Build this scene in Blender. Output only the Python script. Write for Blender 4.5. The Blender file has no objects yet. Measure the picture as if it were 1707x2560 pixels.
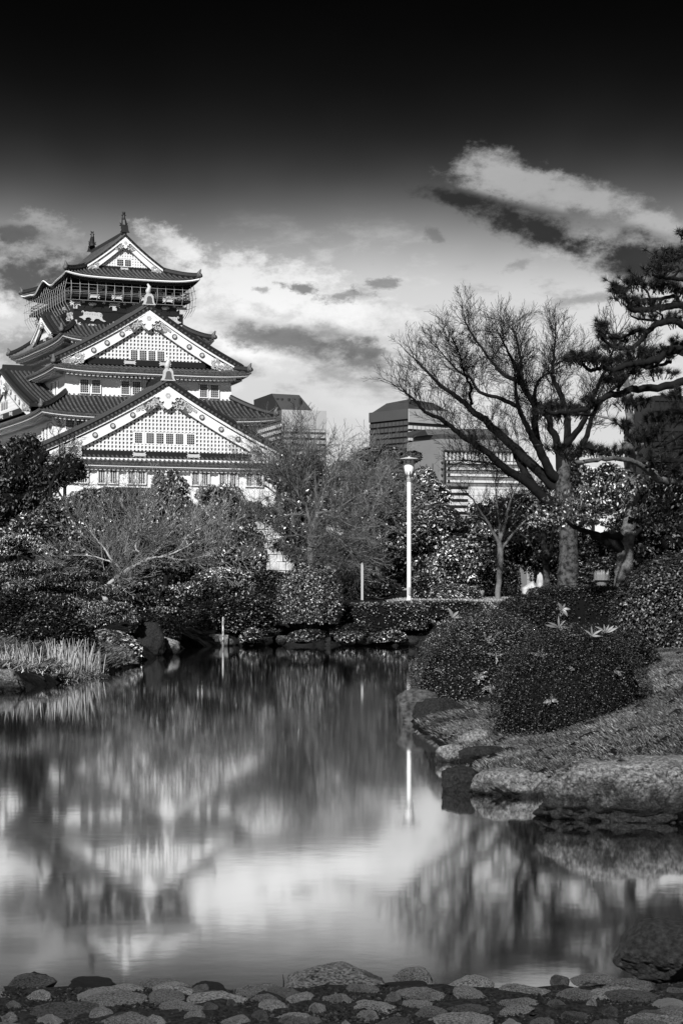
import bpy, bmesh, math, random
import numpy as np
from mathutils import Vector, Matrix, noise as mnoise

SC = bpy.context.scene
COL = SC.collection
F = 5000.0; CX = 853.5; HY = 1475.0; EYE = 1.6          # focal length and horizon in photo pixels, eye height over the water

# ------------------------------------------------------------------ camera
cam_d = bpy.data.cameras.new('camera'); cam = bpy.data.objects.new('camera', cam_d); COL.objects.link(cam)
cam.location = (0, 0, EYE); cam.rotation_euler = (math.pi / 2, 0, 0)
cam_d.sensor_width = 36; cam_d.sensor_fit = 'AUTO'
cam_d.lens = F / 2560 * 36; cam_d.shift_y = (HY - 1280) / 2560
cam_d.clip_start = 0.1; cam_d.clip_end = 12000
SC.camera = cam

# ------------------------------------------------------------------ light
SUN_EL, SUN_AZ = math.radians(35), math.radians(198)     # azimuth clockwise from straight ahead (+Y)
sun_d = bpy.data.lights.new('sun', 'SUN'); sun = bpy.data.objects.new('sun', sun_d); COL.objects.link(sun)
sdir = Vector((math.sin(SUN_AZ) * math.cos(SUN_EL), math.cos(SUN_AZ) * math.cos(SUN_EL), math.sin(SUN_EL)))
sun.rotation_euler = sdir.to_track_quat('Z', 'Y').to_euler()
sun_d.energy = 5.0; sun_d.angle = math.radians(0.6); sun_d.color = (1.0, 1.0, 1.0)
SC.view_settings.view_transform = 'Standard'; SC.view_settings.look = 'None'
SC.view_settings.gamma = 1.0; SC.view_settings.use_curve_mapping = False
SC.view_settings.exposure = 0.35
SC.render.engine = 'CYCLES'
cy = SC.cycles
cy.max_bounces = 5; cy.diffuse_bounces = 3; cy.glossy_bounces = 4; cy.transmission_bounces = 2; cy.transparent_max_bounces = 4
cy.caustics_reflective = False; cy.caustics_refractive = False
cy.sample_clamp_indirect = 6.0
cy.use_denoising = True; cy.denoiser = 'OPENIMAGEDENOISE'; cy.denoising_input_passes = 'RGB_ALBEDO_NORMAL'; cy.denoising_prefilter = 'ACCURATE'

# ------------------------------------------------------------------ sky: daylight seen through a dark red filter, in black and white
world = bpy.data.worlds.new("World"); SC.world = world; world.use_nodes = True
wt = world.node_tree; wn = wt.nodes; wl = wt.links
def wm(op, a, b=None, c=None, clamp=False):
    n = wn.new('ShaderNodeMath'); n.operation = op; n.use_clamp = clamp
    for i, v in enumerate((a, b, c)):
        if v is None: continue
        if isinstance(v, (int, float)): n.inputs[i].default_value = v
        else: wl.new(v, n.inputs[i])
    return n.outputs[0]
sky = wn.new('ShaderNodeTexSky'); sky.sky_type = 'NISHITA'; sky.sun_disc = False
sky.sun_elevation = SUN_EL; sky.sun_rotation = SUN_AZ
bw = wn.new('ShaderNodeRGBToBW'); wl.new(sky.outputs[0], bw.inputs[0])
tc = wn.new('ShaderNodeTexCoord')
sep = wn.new('ShaderNodeSeparateXYZ'); wl.new(tc.outputs['Generated'], sep.inputs[0])
dx, dy, dz = sep.outputs
U = wm('MULTIPLY', wm('ARCTAN2', dx, dy), 5.0)                       # azimuth
V = wm('MULTIPLY', wm('DIVIDE', dz, wm('SQRT', wm('ADD', wm('ADD', wm('MULTIPLY', dx, dx), wm('MULTIPLY', dy, dy)), 1e-5))), 5.0)   # elevation
def wnoise(su, sv, detail=6.0, rough=0.6, off=0.0, scale=1.0, dist=0.0):
    cmb = wn.new('ShaderNodeCombineXYZ')
    wl.new(wm('MULTIPLY', U, su), cmb.inputs[0]); wl.new(wm('MULTIPLY', V, sv), cmb.inputs[1]); cmb.inputs[2].default_value = off
    n = wn.new('ShaderNodeTexNoise'); n.inputs['Scale'].default_value = scale; n.inputs['Detail'].default_value = detail
    n.inputs['Roughness'].default_value = rough; n.inputs['Distortion'].default_value = dist
    wl.new(cmb.outputs[0], n.inputs['Vector']); return n.outputs['Fac']
def smooth(x, lo, hi):
    n = wn.new('ShaderNodeMapRange'); n.interpolation_type = 'SMOOTHSTEP'
    wl.new(x, n.inputs[0]); n.inputs[1].default_value = lo; n.inputs[2].default_value = hi; n.inputs[3].default_value = 0; n.inputs[4].default_value = 1
    return n.outputs[0]
nA = wnoise(2.6, 6.0, 9, 0.66, 1.3)
nB = wnoise(6.0, 10.0, 8, 0.66, 7.7)
nC = wnoise(1.4, 1.6, 3, 0.5, 4.1)
nD = wnoise(14.0, 20.0, 6, 0.68, 2.2)
nE = wnoise(26.0, 46.0, 6, 0.68, 9.4)
# big streaks of the air itself: elevation of the dark filter edge wanders a little
Vw = wm('ADD', V, wm('MULTIPLY', wm('SUBTRACT', nC, 0.5), 0.16))
ramp = wn.new('ShaderNodeValToRGB'); ramp.color_ramp.interpolation = 'B_SPLINE'
def gain(v): return v
stops = [(0.0, .80), (.18, .85), (.30, .82), (.45, .80), (.60, .94), (.74, 1.02), (.84, .66), (.94, .27), (1.04, .085), (1.15, .028), (1.28, .009), (1.45, .004), (2.0, .003)]
els = ramp.color_ramp.elements
while len(els) < len(stops): els.new(0.5)
for e, (p, v) in zip(els, stops):
    e.position = p / 2.0; e.color = (v, v, v, 1)
wl.new(wm('MULTIPLY', Vw, 0.5), ramp.inputs[0])
G = wn.new('ShaderNodeRGBToBW'); wl.new(ramp.outputs[0], G.inputs[0]); g = G.outputs[0]
def blob(u0, v0, ru, rv, tilt=0.0, nz=0.5, soft=(0.25, 0.95)):
    """soft-edged cloud body in sky angles, its edge broken by noise"""
    du = wm('SUBTRACT', U, u0); dv = wm('SUBTRACT', wm('SUBTRACT', V, v0), wm('MULTIPLY', du, tilt))
    e = wm('ADD', wm('POWER', wm('ABSOLUTE', wm('DIVIDE', du, ru)), 2.0), wm('POWER', wm('ABSOLUTE', wm('DIVIDE', dv, rv)), 2.0))
    d = wm('SUBTRACT', 1.0, wm('SQRT', e))
    d = wm('ADD', d, wm('MULTIPLY', wm('SUBTRACT', (wm('ADD', wm('MULTIPLY', nB, .55), wm('MULTIPLY', nD, .45)) if ru > .12 else wm('ADD', wm('MULTIPLY', nD, .6), wm('MULTIPLY', nE, .4))), 0.5), nz * 9.0))
    return smooth(d, soft[0] - .25, soft[1] - .15)
def add_light(g, m, val, amt):
    # pull the gain towards val by mask m
    k = wm('MULTIPLY', m, amt)
    return wm('ADD', wm('MULTIPLY', g, wm('SUBTRACT', 1.0, k)), wm('MULTIPLY', k, val))
# general drifting cloud: soft dark and bright patches between 3 and 10 degrees, all round the sky
band = wm('MULTIPLY', smooth(V, .22, .48), wm('SUBTRACT', 1.0, smooth(V, .76, .98)))
g = add_light(g, wm('MULTIPLY', smooth(nA, .52, .68), band), 0.34, 0.70)
g = add_light(g, wm('MULTIPLY', wm('SUBTRACT', 1.0, smooth(nA, .30, .46)), band), 1.25, 0.6)
for (u0, v0, ru, rv, tilt, val, amt, nz) in [
    # bright veils
    (-.42, .86, .12, .05, -.45, 1.4, .75, .55), (-.22, .76, .34, .085, -.15, 1.45, .75, .85), (.02, .69, .30, .055, -.05, 1.35, .6, .8),
    (-.83, .72, .05, .05, 0, 1.4, .8, .7), (-.74, .90, .11, .04, -.1, .8, .6, .7), (-.28, .62, .20, .06, -.3, 1.5, .7, .5),
    (.08, .45, .22, .07, -.3, .95, .6, .5), (-.05, .30, .12, .12, 0, 1.1, .5, .4),
    # dark undersides
    (-.80, .88, .11, .035, .05, .14, .8, .6), (-.80, .78, .19, .085, .15, .12, .92, .7), (-.78, .60, .14, .06, .1, .28, .7, .7), (-.66, .80, .10, .05, .5, .14, .8, .6),
    (-.10, .755, .07, .020, -.15, .17, .8, .9), (.0, .735, .09, .022, .05, .20, .7, .9), (.10, .765, .08, .016, .1, .22, .7, .9), (-.20, .75, .03, .012, .1, .25, .6, .9),
    (-.14, .625, .30, .045, -.10, .20, .85, .7), (.05, .60, .14, .03, -.15, .22, .8, .8), (-.30, .56, .14, .03, -.1, .30, .6, .8), (.06, .57, .12, .03, -.1, .18, .7, .5), (-.40, .74, .05, .03, 0, .25, .6, .5),
    (.23, .89, .032, .026, -.6, .16, .45, .9), (.44, .81, .05, .018, .3, .3, .5, .9), (.60, .72, .10, .02, .1, .28, .6, .5), (.70, .78, .06, .03, .4, .25, .6, .5),
    # the long cloud upper right: lit top, dark belly
    (.38, 1.035, .17, .075, -.20, .78, .95, .6), (.60, .975, .20, .055, -.30, .70, .92, .6), (.80, .90, .14, .035, -.3, .75, .9, .6), (.48, .99, .20, .05, -.2, .70, .8, .6),
    (.30, .975, .17, .034, -.22, .045, .95, .65), (.50, .895, .24, .062, -.32, .045, .97, .65), (.72, .825, .24, .085, -.18, .045, .97, .6), (.86, .82, .2, .07, 0, .07, .9, .5)]:
    g = add_light(g, blob(u0, v0, ru, rv, tilt, nz * .55), val, amt)
lum = wm('MULTIPLY', bw.outputs[0], g)
bgn = wn['Background']; wl.new(lum, bgn.inputs[0]); bgn.inputs[1].default_value = 0.1

# ------------------------------------------------------------------ helpers
def P(px, py, D):
    """a point at depth D metres that the photo shows at pixel (px, py)"""
    return Vector(((px - CX) / F * D, D, EYE + (HY - py) / F * D))

def props(o, label=None, cat=None, group=None, kind=None):
    if label: o['label'] = label
    if cat: o['category'] = cat
    if group: o['group'] = group
    if kind: o['kind'] = kind
    return o

def thing(name, label, cat, loc=(0, 0, 0), rot=0.0, group=None):
    o = bpy.data.objects.new(name, None); COL.objects.link(o)
    o.location = loc; o.rotation_euler = (0, 0, rot); o.empty_display_size = 0.2
    return props(o, label, cat, group)

def mesh_np(name, Vv, quads=None, tris=None, smooth=False):
    me = bpy.data.meshes.new(name)
    Vv = np.asarray(Vv, dtype=np.float32).reshape(-1, 3)
    nq = 0 if quads is None else len(quads); nt = 0 if tris is None else len(tris)
    me.vertices.add(len(Vv)); me.vertices.foreach_set('co', Vv.ravel())
    idx = []
    if nq: idx.append(np.asarray(quads, dtype=np.int32).ravel())
    if nt: idx.append(np.asarray(tris, dtype=np.int32).ravel())
    idx = np.concatenate(idx)
    me.loops.add(len(idx)); me.loops.foreach_set('vertex_index', idx)
    starts = np.concatenate([np.arange(nq) * 4, nq * 4 + np.arange(nt) * 3]).astype(np.int32)
    me.polygons.add(nq + nt); me.polygons.foreach_set('loop_start', starts)
    if smooth: me.polygons.foreach_set('use_smooth', np.ones(nq + nt, dtype=bool))
    me.update(calc_edges=True)
    return me

def obj(name, me, m=None, parent=None, **kw):
    o = bpy.data.objects.new(name, me); COL.objects.link(o)
    if m is not None:
        if len(me.materials) == 0: me.materials.append(m)
    if parent is not None: o.parent = parent
    return props(o, **kw)

class MB:
    """collects simple shapes into one mesh"""
    def __init__(s): s.v = []; s.f = []
    def add(s, vs, fs):
        n = len(s.v); s.v += [tuple(v) for v in vs]; s.f += [tuple(n + i for i in f) for f in fs]; return s
    def box(s, x0, x1, y0, y1, z0, z1):
        return s.add([(x0, y0, z0), (x1, y0, z0), (x1, y1, z0), (x0, y1, z0), (x0, y0, z1), (x1, y0, z1), (x1, y1, z1), (x0, y1, z1)],
                     [(0, 3, 2, 1), (4, 5, 6, 7), (0, 1, 5, 4), (1, 2, 6, 5), (2, 3, 7, 6), (3, 0, 4, 7)])
    def hexa(s, p):
        return s.add(p, [(0, 3, 2, 1), (4, 5, 6, 7), (0, 1, 5, 4), (1, 2, 6, 5), (2, 3, 7, 6), (3, 0, 4, 7)])
    def tube(s, pts, rads, n=6, cap=True):
        pts = [Vector(p) for p in pts]; N = len(pts)
        up = Vector((0, 0, 1)); rings = []; side = None
        for i, p in enumerate(pts):
            t = (pts[min(i + 1, N - 1)] - pts[max(i - 1, 0)])
            if t.length < 1e-9: t = Vector((0, 0, 1))
            t.normalize()
            if side is None:
                side = t.cross(up if abs(t.z) < .9 else Vector((1, 0, 0))).normalized()
            side = (side - t * side.dot(t))
            if side.length < 1e-6: side = t.orthogonal()
            side.normalize(); b = t.cross(side)
            r = rads[i] if hasattr(rads, '__len__') else rads
            rings.append([p + side * (math.cos(2 * math.pi * k / n) * r) + b * (math.sin(2 * math.pi * k / n) * r) for k in range(n)])
        vs = [v for rg in rings for v in rg]; fs = []
        for i in range(N - 1):
            for k in range(n):
                k2 = (k + 1) % n
                fs.append((i * n + k, i * n + k2, (i + 1) * n + k2, (i + 1) * n + k))
        if cap:
            fs.append(tuple(range(n - 1, -1, -1))); fs.append(tuple((N - 1) * n + k for k in range(n)))
        return s.add(vs, fs)
    def grid(s, rows):
        n = len(s.v); R = len(rows); Cn = len(rows[0])
        for r in rows: s.v += [tuple(p) for p in r]
        for i in range(R - 1):
            for j in range(Cn - 1):
                s.f.append((n + i * Cn + j, n + i * Cn + j + 1, n + (i + 1) * Cn + j + 1, n + (i + 1) * Cn + j))
        return s
    def prism(s, poly, fn, d0, d1):
        """polygon (u, w) pushed from depth d0 to d1 by fn(u, depth, w)"""
        k = len(poly)
        vs = [fn(u, d0, w) for u, w in poly] + [fn(u, d1, w) for u, w in poly]
        fs = [tuple(range(k - 1, -1, -1)), tuple(range(k, 2 * k))] + [(i, (i + 1) % k, k + (i + 1) % k, k + i) for i in range(k)]
        return s.add(vs, fs)
    def lathe(s, prof, c=(0, 0, 0), n=12):
        vs = []; fs = []
        for r, z in prof:
            for k in range(n):
                a = 2 * math.pi * k / n; vs.append((c[0] + r * math.cos(a), c[1] + r * math.sin(a), c[2] + z))
        for i in range(len(prof) - 1):
            for k in range(n):
                k2 = (k + 1) % n; fs.append((i * n + k, i * n + k2, (i + 1) * n + k2, (i + 1) * n + k))
        fs.append(tuple(range(n - 1, -1, -1))); fs.append(tuple((len(prof) - 1) * n + k for k in range(n)))
        return s.add(vs, fs)
    def mesh(s, name, smooth=False, fix=False):
        me = bpy.data.meshes.new(name); me.from_pydata(s.v, [], s.f)
        if smooth: me.polygons.foreach_set('use_smooth', [True] * len(me.polygons))
        if fix:
            bm = bmesh.new(); bm.from_mesh(me); bmesh.ops.recalc_face_normals(bm, faces=bm.faces); bm.to_mesh(me); bm.free()
        me.update(); return me
    def build(s, name, m=None, parent=None, smooth=False, fix=False, **kw):
        return obj(name, s.mesh(name, smooth, fix), m, parent, **kw)

# ------------------------------------------------------------------ materials (black and white photograph: every colour is a grey)
def mat(name, v, rough=.7, var=.25, scale=4.0, bump=0.0, bscale=25.0, spec=.3, island=None, metal=0.0, detail=6, vor=0.0, vscale=8.0, stretch=None, contrast=None, objrand=0.0, shade_wet=None, crack=0):
    m = bpy.data.materials.new(name); m.use_nodes = True
    nt = m.node_tree; n = nt.nodes; l = nt.links; b = n['Principled BSDF']
    b.inputs['Roughness'].default_value = rough; b.inputs['Specular IOR Level'].default_value = spec; b.inputs['Metallic'].default_value = metal
    def M(op, a, c, clamp=False):
        q = n.new('ShaderNodeMath'); q.operation = op; q.use_clamp = clamp
        for i, x in enumerate((a, c)):
            if isinstance(x, (int, float)): q.inputs[i].default_value = x
            else: l.new(x, q.inputs[i])
        return q.outputs[0]
    t = n.new('ShaderNodeTexCoord'); co = t.outputs['Object']
    if stretch:
        mp = n.new('ShaderNodeMapping'); mp.inputs['Scale'].default_value = stretch; l.new(co, mp.inputs[0]); co = mp.outputs[0]
    val = None
    if island is not None:
        gm = n.new('ShaderNodeNewGeometry')
        r = n.new('ShaderNodeValToRGB'); r.color_ramp.interpolation = 'LINEAR'
        e = r.color_ramp.elements
        while len(e) < len(island): e.new(.5)
        for el, (p, k) in zip(e, island): el.position = p; c = min(1, v * k); el.color = (c, c, c, 1)
        l.new(gm.outputs['Random Per Island'], r.inputs[0]); q = n.new('ShaderNodeRGBToBW'); l.new(r.outputs[0], q.inputs[0]); val = q.outputs[0]
    nz = n.new('ShaderNodeTexNoise'); nz.inputs['Scale'].default_value = scale; nz.inputs['Detail'].default_value = detail; nz.inputs['Roughness'].default_value = .65
    l.new(co, nz.inputs['Vector'])
    fac = nz.outputs['Fac']
    if contrast:
        mr = n.new('ShaderNodeMapRange'); l.new(fac, mr.inputs[0]); mr.inputs[1].default_value = contrast[0]; mr.inputs[2].default_value = contrast[1]; fac = mr.outputs[0]
    k = M('ADD', 1 - var, M('MULTIPLY', fac, 2 * var))
    val = M('MULTIPLY', k, v) if val is None else M('MULTIPLY', k, val)
    if vor:
        vt = n.new('ShaderNodeTexVoronoi'); vt.inputs['Scale'].default_value = vscale; l.new(co, vt.inputs['Vector'])
        val = M('MULTIPLY', val, M('ADD', 1 - vor, M('MULTIPLY', vt.outputs['Distance'], 2 * vor)))
    if shade_wet:      # ragged dark foot: painted front shade on granite, wet line on pale granite
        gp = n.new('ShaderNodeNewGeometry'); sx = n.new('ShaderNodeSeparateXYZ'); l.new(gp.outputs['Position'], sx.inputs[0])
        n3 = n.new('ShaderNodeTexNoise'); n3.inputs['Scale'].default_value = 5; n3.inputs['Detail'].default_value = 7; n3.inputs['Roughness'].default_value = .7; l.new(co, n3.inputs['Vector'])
        mr3 = n.new('ShaderNodeMapRange'); l.new(M('ADD', sx.outputs[2], M('MULTIPLY', M('SUBTRACT', n3.outputs['Fac'], .5), .75 if shade_wet[1] > .1 else .12)), mr3.inputs[0])
        mr3.inputs[1].default_value = shade_wet[0]; mr3.inputs[2].default_value = shade_wet[1]; mr3.inputs[3].default_value = .12; mr3.inputs[4].default_value = 1
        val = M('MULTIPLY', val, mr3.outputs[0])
    if crack:      # fractures along a slanting bed
        mpc = n.new('ShaderNodeMapping'); mpc.inputs['Scale'].default_value = (1, 1, 2.6); mpc.inputs['Rotation'].default_value = (.15, .2, 0); l.new(co, mpc.inputs[0])
        nw = n.new('ShaderNodeTexNoise'); nw.inputs['Scale'].default_value = 3.5; nw.inputs['Detail'].default_value = 6; l.new(co, nw.inputs['Vector'])
        vmx = n.new('ShaderNodeVectorMath'); vmx.operation = 'MULTIPLY_ADD'; l.new(nw.outputs['Color'], vmx.inputs[0]); vmx.inputs[1].default_value = (.9, .9, .9); l.new(mpc.outputs[0], vmx.inputs[2])
        vc = n.new('ShaderNodeTexVoronoi'); vc.feature = 'DISTANCE_TO_EDGE'; vc.inputs['Scale'].default_value = crack; l.new(vmx.outputs[0], vc.inputs['Vector'])
        mrc = n.new('ShaderNodeMapRange'); l.new(vc.outputs['Distance'], mrc.inputs[0]); mrc.inputs[1].default_value = .002; mrc.inputs[2].default_value = .022; mrc.inputs[3].default_value = .35; mrc.inputs[4].default_value = 1
        val = M('MULTIPLY', val, mrc.outputs[0])
    if objrand:
        oi = n.new('ShaderNodeObjectInfo'); val = M('MULTIPLY', val, M('ADD', 1 - objrand, M('MULTIPLY', oi.outputs['Random'], 2 * objrand)))
    l.new(val, b.inputs['Base Color'])
    if bump:
        n2 = n.new('ShaderNodeTexNoise'); n2.inputs['Scale'].default_value = bscale; n2.inputs['Detail'].default_value = 8; n2.inputs['Roughness'].default_value = .7
        l.new(co, n2.inputs['Vector'])
        bp = n.new('ShaderNodeBump'); bp.inputs['Strength'].default_value = min(1.0, bump); bp.inputs['Distance'].default_value = 0.05 * max(1, bump)
        l.new(n2.outputs['Fac'], bp.inputs['Height']); l.new(bp.outputs[0], b.inputs['Normal'])
    return m

LEAF = [(0, .08), (.5, .6), (.76, 2.0), (.9, 6.5), (1, 13.0)]
M_plaster = mat('white_plaster', .78, .8, .06, .6, spec=.1)
M_plaster2 = mat('plaster_lattice', .70, .8, .05, .6, spec=.1)
M_recess = mat('lattice_backing', .10, .8, .1, 1, spec=.1)  # plaster darkened: shadow of the recesses is put into the colour
M_tile = mat('copper_tile', .011, .55, .35, 1.5, spec=.4)
M_rib = mat('tile_rib', .06, .5, .5, 2.5, spec=.5, contrast=(.35, .65))  # paler than copper_tile: sunlight on the ribs is put into the colour
M_ridge = mat('ridge_tile', .020, .5, .4, 3, spec=.4)
M_black = mat('black_lacquer', .012, .45, .2, 2, spec=.4)
M_gold = mat('gilt_white', .50, .5, .3, 6, spec=.5)
M_goldd = mat('gilt_dark', .10, .5, .3, 6)
M_win = mat('window_dark', .015, .35, .2, 1, spec=.5)
M_bar = mat('window_bar', .33, .6, .2, 2)
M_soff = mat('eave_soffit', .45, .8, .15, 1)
M_leafd = mat('leaf_dark', .018, .5, .7, .9, contrast=(.36, .64), island=LEAF, spec=.45)
M_leafm = mat('leaf_mid', .062, .5, .7, .9, contrast=(.36, .64), island=LEAF, spec=.45)
M_leafl = mat('leaf_light', .125, .5, .6, 1.2, contrast=(.36, .64), island=LEAF, spec=.4)
M_leafb = mat('bush_leaf', .036, .42, .3, 1.2, island=[(0, .15), (.5, .7), (.8, 1.9), (.95, 4.2), (1, 6.5)], spec=.5)
M_leafs = mat('shiny_leaf', .055, .42, .4, 1.2, contrast=(.36, .64), island=LEAF, spec=.5)
M_leaft = mat('topiary_leaf', .048, .42, .4, 1.2, contrast=(.36, .64), island=LEAF, spec=.5)
M_leafb2 = mat('azalea_leaf', .075, .42, .5, 2.2, contrast=(.36, .64), island=[(0, .15), (.5, .7), (.8, 1.9), (.95, 4.2), (1, 6.5)], spec=.5)
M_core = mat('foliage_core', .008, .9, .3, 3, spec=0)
M_needle = mat('pine_needle', .012, .5, .3, 2, island=[(0, .5), (1, 1.6)], spec=.3)
M_bark = mat('dark_bark', .012, .9, .5, 6, bump=.8, bscale=18, spec=.1, stretch=(1, 1, .35))
M_barkp = mat('mottled_bark', .055, .9, .75, 7, bump=.8, bscale=20, spec=.1, contrast=(.4, .6))
M_barkl = mat('pale_bark', .17, .85, .5, 5, bump=.6, bscale=22, spec=.1, stretch=(1, 1, .4))
M_twig = mat('twig_dark', .010, .9, .3, 3, spec=.1)
M_twigl = mat('twig_pale', .13, .85, .4, 1.0, island=[(0, .4), (.6, .9), (1, 2)], spec=.1)
M_rock = mat('granite', .32, .85, .6, 42, shade_wet=(.14, .38), crack=1.5, detail=10, bump=1.6, bscale=30, spec=.2, contrast=(.40, .62), vor=.3, vscale=22)  # lower flanks darkened to paint in the shade of the boulder fronts
M_pale = mat('pale_granite', .26, .85, .6, 42, shade_wet=(.02, .07), crack=1.8, detail=10, bump=1.6, bscale=30, spec=.2, contrast=(.38, .62), vor=.3, vscale=22)
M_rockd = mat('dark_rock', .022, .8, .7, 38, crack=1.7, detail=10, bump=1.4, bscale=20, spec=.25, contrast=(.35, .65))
M_stone = mat('cobble', .18, .5, .85, 14, bump=1.0, bscale=60, spec=.2, contrast=(.38, .62), vor=.4, vscale=60, objrand=.65)
M_stoned = mat('cobble_dark', .022, .8, .6, 30, bump=1.0, bscale=90, spec=.2, contrast=(.36, .64))
M_grav = mat('gravel', .035, .9, .7, 60, bump=1.0, bscale=120, spec=.15, contrast=(.38, .62), island=[(0, .4), (.7, 1), (.93, 2.2), (1, 5)])
M_ground = mat('soil', .016, .95, .6, 3, bump=1.0, bscale=14, spec=.0, contrast=(.35, .65))
M_grass = mat('grass_blade', .075, .6, .75, 1.1, island=[(0, .3), (.5, .8), (.85, 1.6), (1, 3)], spec=.3, contrast=(.35, .65))
M_reed = mat('dry_reed', .42, .7, .3, 3, island=[(0, .35), (.6, 1), (1, 1.6)], spec=.2)
M_twigp = mat('plum_twig', .17, .85, .4, 1.0, island=[(0, .4), (.6, .9), (1, 2)], spec=.1)
M_barkb = mat('plum_bark', .36, .85, .5, 7, bump=.6, bscale=22, spec=.1)  # paler than the other limbs: light on trunk and bent limb painted in
M_white = mat('white_paint', .66, .5, .30, 9, spec=.3)
M_lampw = mat('lamp_glass', .80, .35, .04, 3, spec=.4)
M_dkmet = mat('dark_metal', .03, .5, .2, 3, spec=.4)
M_wallst = mat('rampart_stone', .42, .9, .55, 1.2, bump=.8, bscale=6, spec=.1, contrast=(.3, .7))
M_base = mat('stone_base', .035, .9, .6, .8, bump=.8, bscale=4, spec=.1)
M_leaf1 = mat('broad_leaf', .13, .4, .25, 12, spec=.5)
# ------------------------------------------------------------------ pond, banks and ground
def G0(px, py):                       # where the water line seen at this pixel lies
    D = EYE * F / (py - HY); return ((px - CX) / F * D, D)
POND = [(-14, 7.25), (-2.0, 7.20), (-.9, 7.14), (-.30, 7.10), (0, 7.18), (.55, 7.13), (.95, 7.16), (1.6, 7.35), (4.0, 8.2), (4.6, 11.5), (2.6, 13.6),
        (1.75, 14.9), (1.3, 16.3), (1.15, 17.3), (1.2, 19), (1.0, 21), (.9, 22.6), (.85, 24.8), (1.0, 27), (1.3, 29.5), (2.2, 34), (3.2, 44), (3.6, 55),
        (3.2, 59), (2.1, 59), (.6, 58.6), (-.6, 58.0), (-2.0, 58.6), (-3.6, 57.5), (-4.4, 54.4), (-4.65, 49.5), (-4.3, 46.5), (-4.7, 44), (-4.35, 42.0), (-4.5, 39),
        (-4.8, 35), (-5.1, 32.6), (-6.5, 30.5), (-9, 29), (-14, 26)]
PX = np.array(POND)
def pond_dist(x, y):
    """signed distance to the pond edge, negative over water"""
    x = np.asarray(x, float); y = np.asarray(y, float)
    d = np.full(x.shape, 1e9); ins = np.zeros(x.shape, bool); n = len(PX)
    for i in range(n):
        ax, ay = PX[i]; bx, by = PX[(i + 1) % n]
        ex, ey = bx - ax, by - ay
        t = np.clip(((x - ax) * ex + (y - ay) * ey) / (ex * ex + ey * ey), 0, 1)
        d = np.minimum(d, np.hypot(x - ax - t * ex, y - ay - t * ey))
        c = ((ay > y) != (by > y)) & (x < ex * (y - ay) / (ey if ey else 1e-9) + ax)
        ins ^= c
    return np.where(ins, -d, d)
def gh(x, y):
    x = np.asarray(x, float); y = np.asarray(y, float)
    d = pond_dist(x, y)
    h = .12 * (1 - np.exp(-np.maximum(d, 0) / .12)) + .095 * np.maximum(d, 0)
    rb = np.clip((x - .3) / .4, 0, 1) * np.clip((y - 13.5) / 1.5, 0, 1)
    h = h + rb * (np.minimum(.30 * np.maximum(d - .75, 0), .58) - .095 * np.maximum(d - .75, 0) * .8)
    far = np.clip((y - 30) / 25, 0, 1)
    h = h * (1 - far) + far * (.35 * (1 - np.exp(-np.maximum(d, 0) / .25)) + .16 * np.maximum(d, 0))
    h = np.minimum(h, 1.2)
    near = y < 8.6
    h = np.where(near, .20 * (1 - np.exp(-np.maximum(d, 0) / .025)), h)
    return np.where(d < 0, np.maximum(-.7, d * .8), h)
def gz(x, y): return float(gh(np.array([x]), np.array([y]))[0])

def sheet(name, xs, ys, m, fn, rough=0.02):
    X, Y = np.meshgrid(xs, ys); Z = fn(X, Y)
    rng = np.random.default_rng(5)
    Z = Z + np.where(Z > -.05, rng.normal(0, rough, Z.shape), 0)
    Vv = np.stack([X, Y, Z], -1).reshape(-1, 3); nx = len(xs); ny = len(ys)
    i = np.arange(ny - 1)[:, None] * nx + np.arange(nx - 1)[None, :]
    q = np.stack([i, i + 1, i + nx + 1, i + nx], -1).reshape(-1, 4)
    return obj(name, mesh_np(name, Vv, q, smooth=True), m, kind='structure')
xs = np.concatenate([np.linspace(-40, -8, 40), np.linspace(-7.8, 6, 140), np.linspace(6.3, 40, 40)])
ys = np.concatenate([np.linspace(8.7, 30, 110), np.linspace(30.3, 66, 100), np.linspace(68, 130, 30)])
sheet('ground', xs, ys, M_ground, gh)
sheet('ground_field', np.linspace(-1500, 1500, 30), np.concatenate([[130], np.linspace(160, 6000, 30)]), M_ground, lambda x, y: np.full(x.shape, 1.2), 0)
# the stone-set bank underfoot: mortar bed
bank = sheet('stone_bank', np.linspace(-9, 7, 230), np.linspace(3.0, 8.7, 130), M_grav, gh, .008)

# water: still pond, long since settled; deep and dark with a mirror surface
mw = bpy.data.materials.new('pond_water'); mw.use_nodes = True
nt = mw.node_tree; n_ = nt.nodes; l_ = nt.links
n_.remove(n_['Principled BSDF'])
gl = n_.new('ShaderNodeBsdfGlossy'); gl.inputs['Color'].default_value = (.97, .97, .97, 1); gl.inputs['Roughness'].default_value = .048
df = n_.new('ShaderNodeBsdfDiffuse'); df.inputs['Color'].default_value = (.01, .01, .01, 1)
mx = n_.new('ShaderNodeMixShader'); mx.inputs[0].default_value = .93
l_.new(df.outputs[0], mx.inputs[1]); l_.new(gl.outputs[0], mx.inputs[2]); l_.new(mx.outputs[0], n_['Material Output'].inputs[0])
tcw = n_.new('ShaderNodeTexCoord')
def wtex(scale, detail, stretch):
    mp = n_.new('ShaderNodeMapping'); mp.inputs['Scale'].default_value = stretch; l_.new(tcw.outputs['Object'], mp.inputs[0])
    t = n_.new('ShaderNodeTexNoise'); t.inputs['Scale'].default_value = scale; t.inputs['Detail'].default_value = detail; l_.new(mp.outputs[0], t.inputs['Vector']); return t.outputs['Fac']
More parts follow.
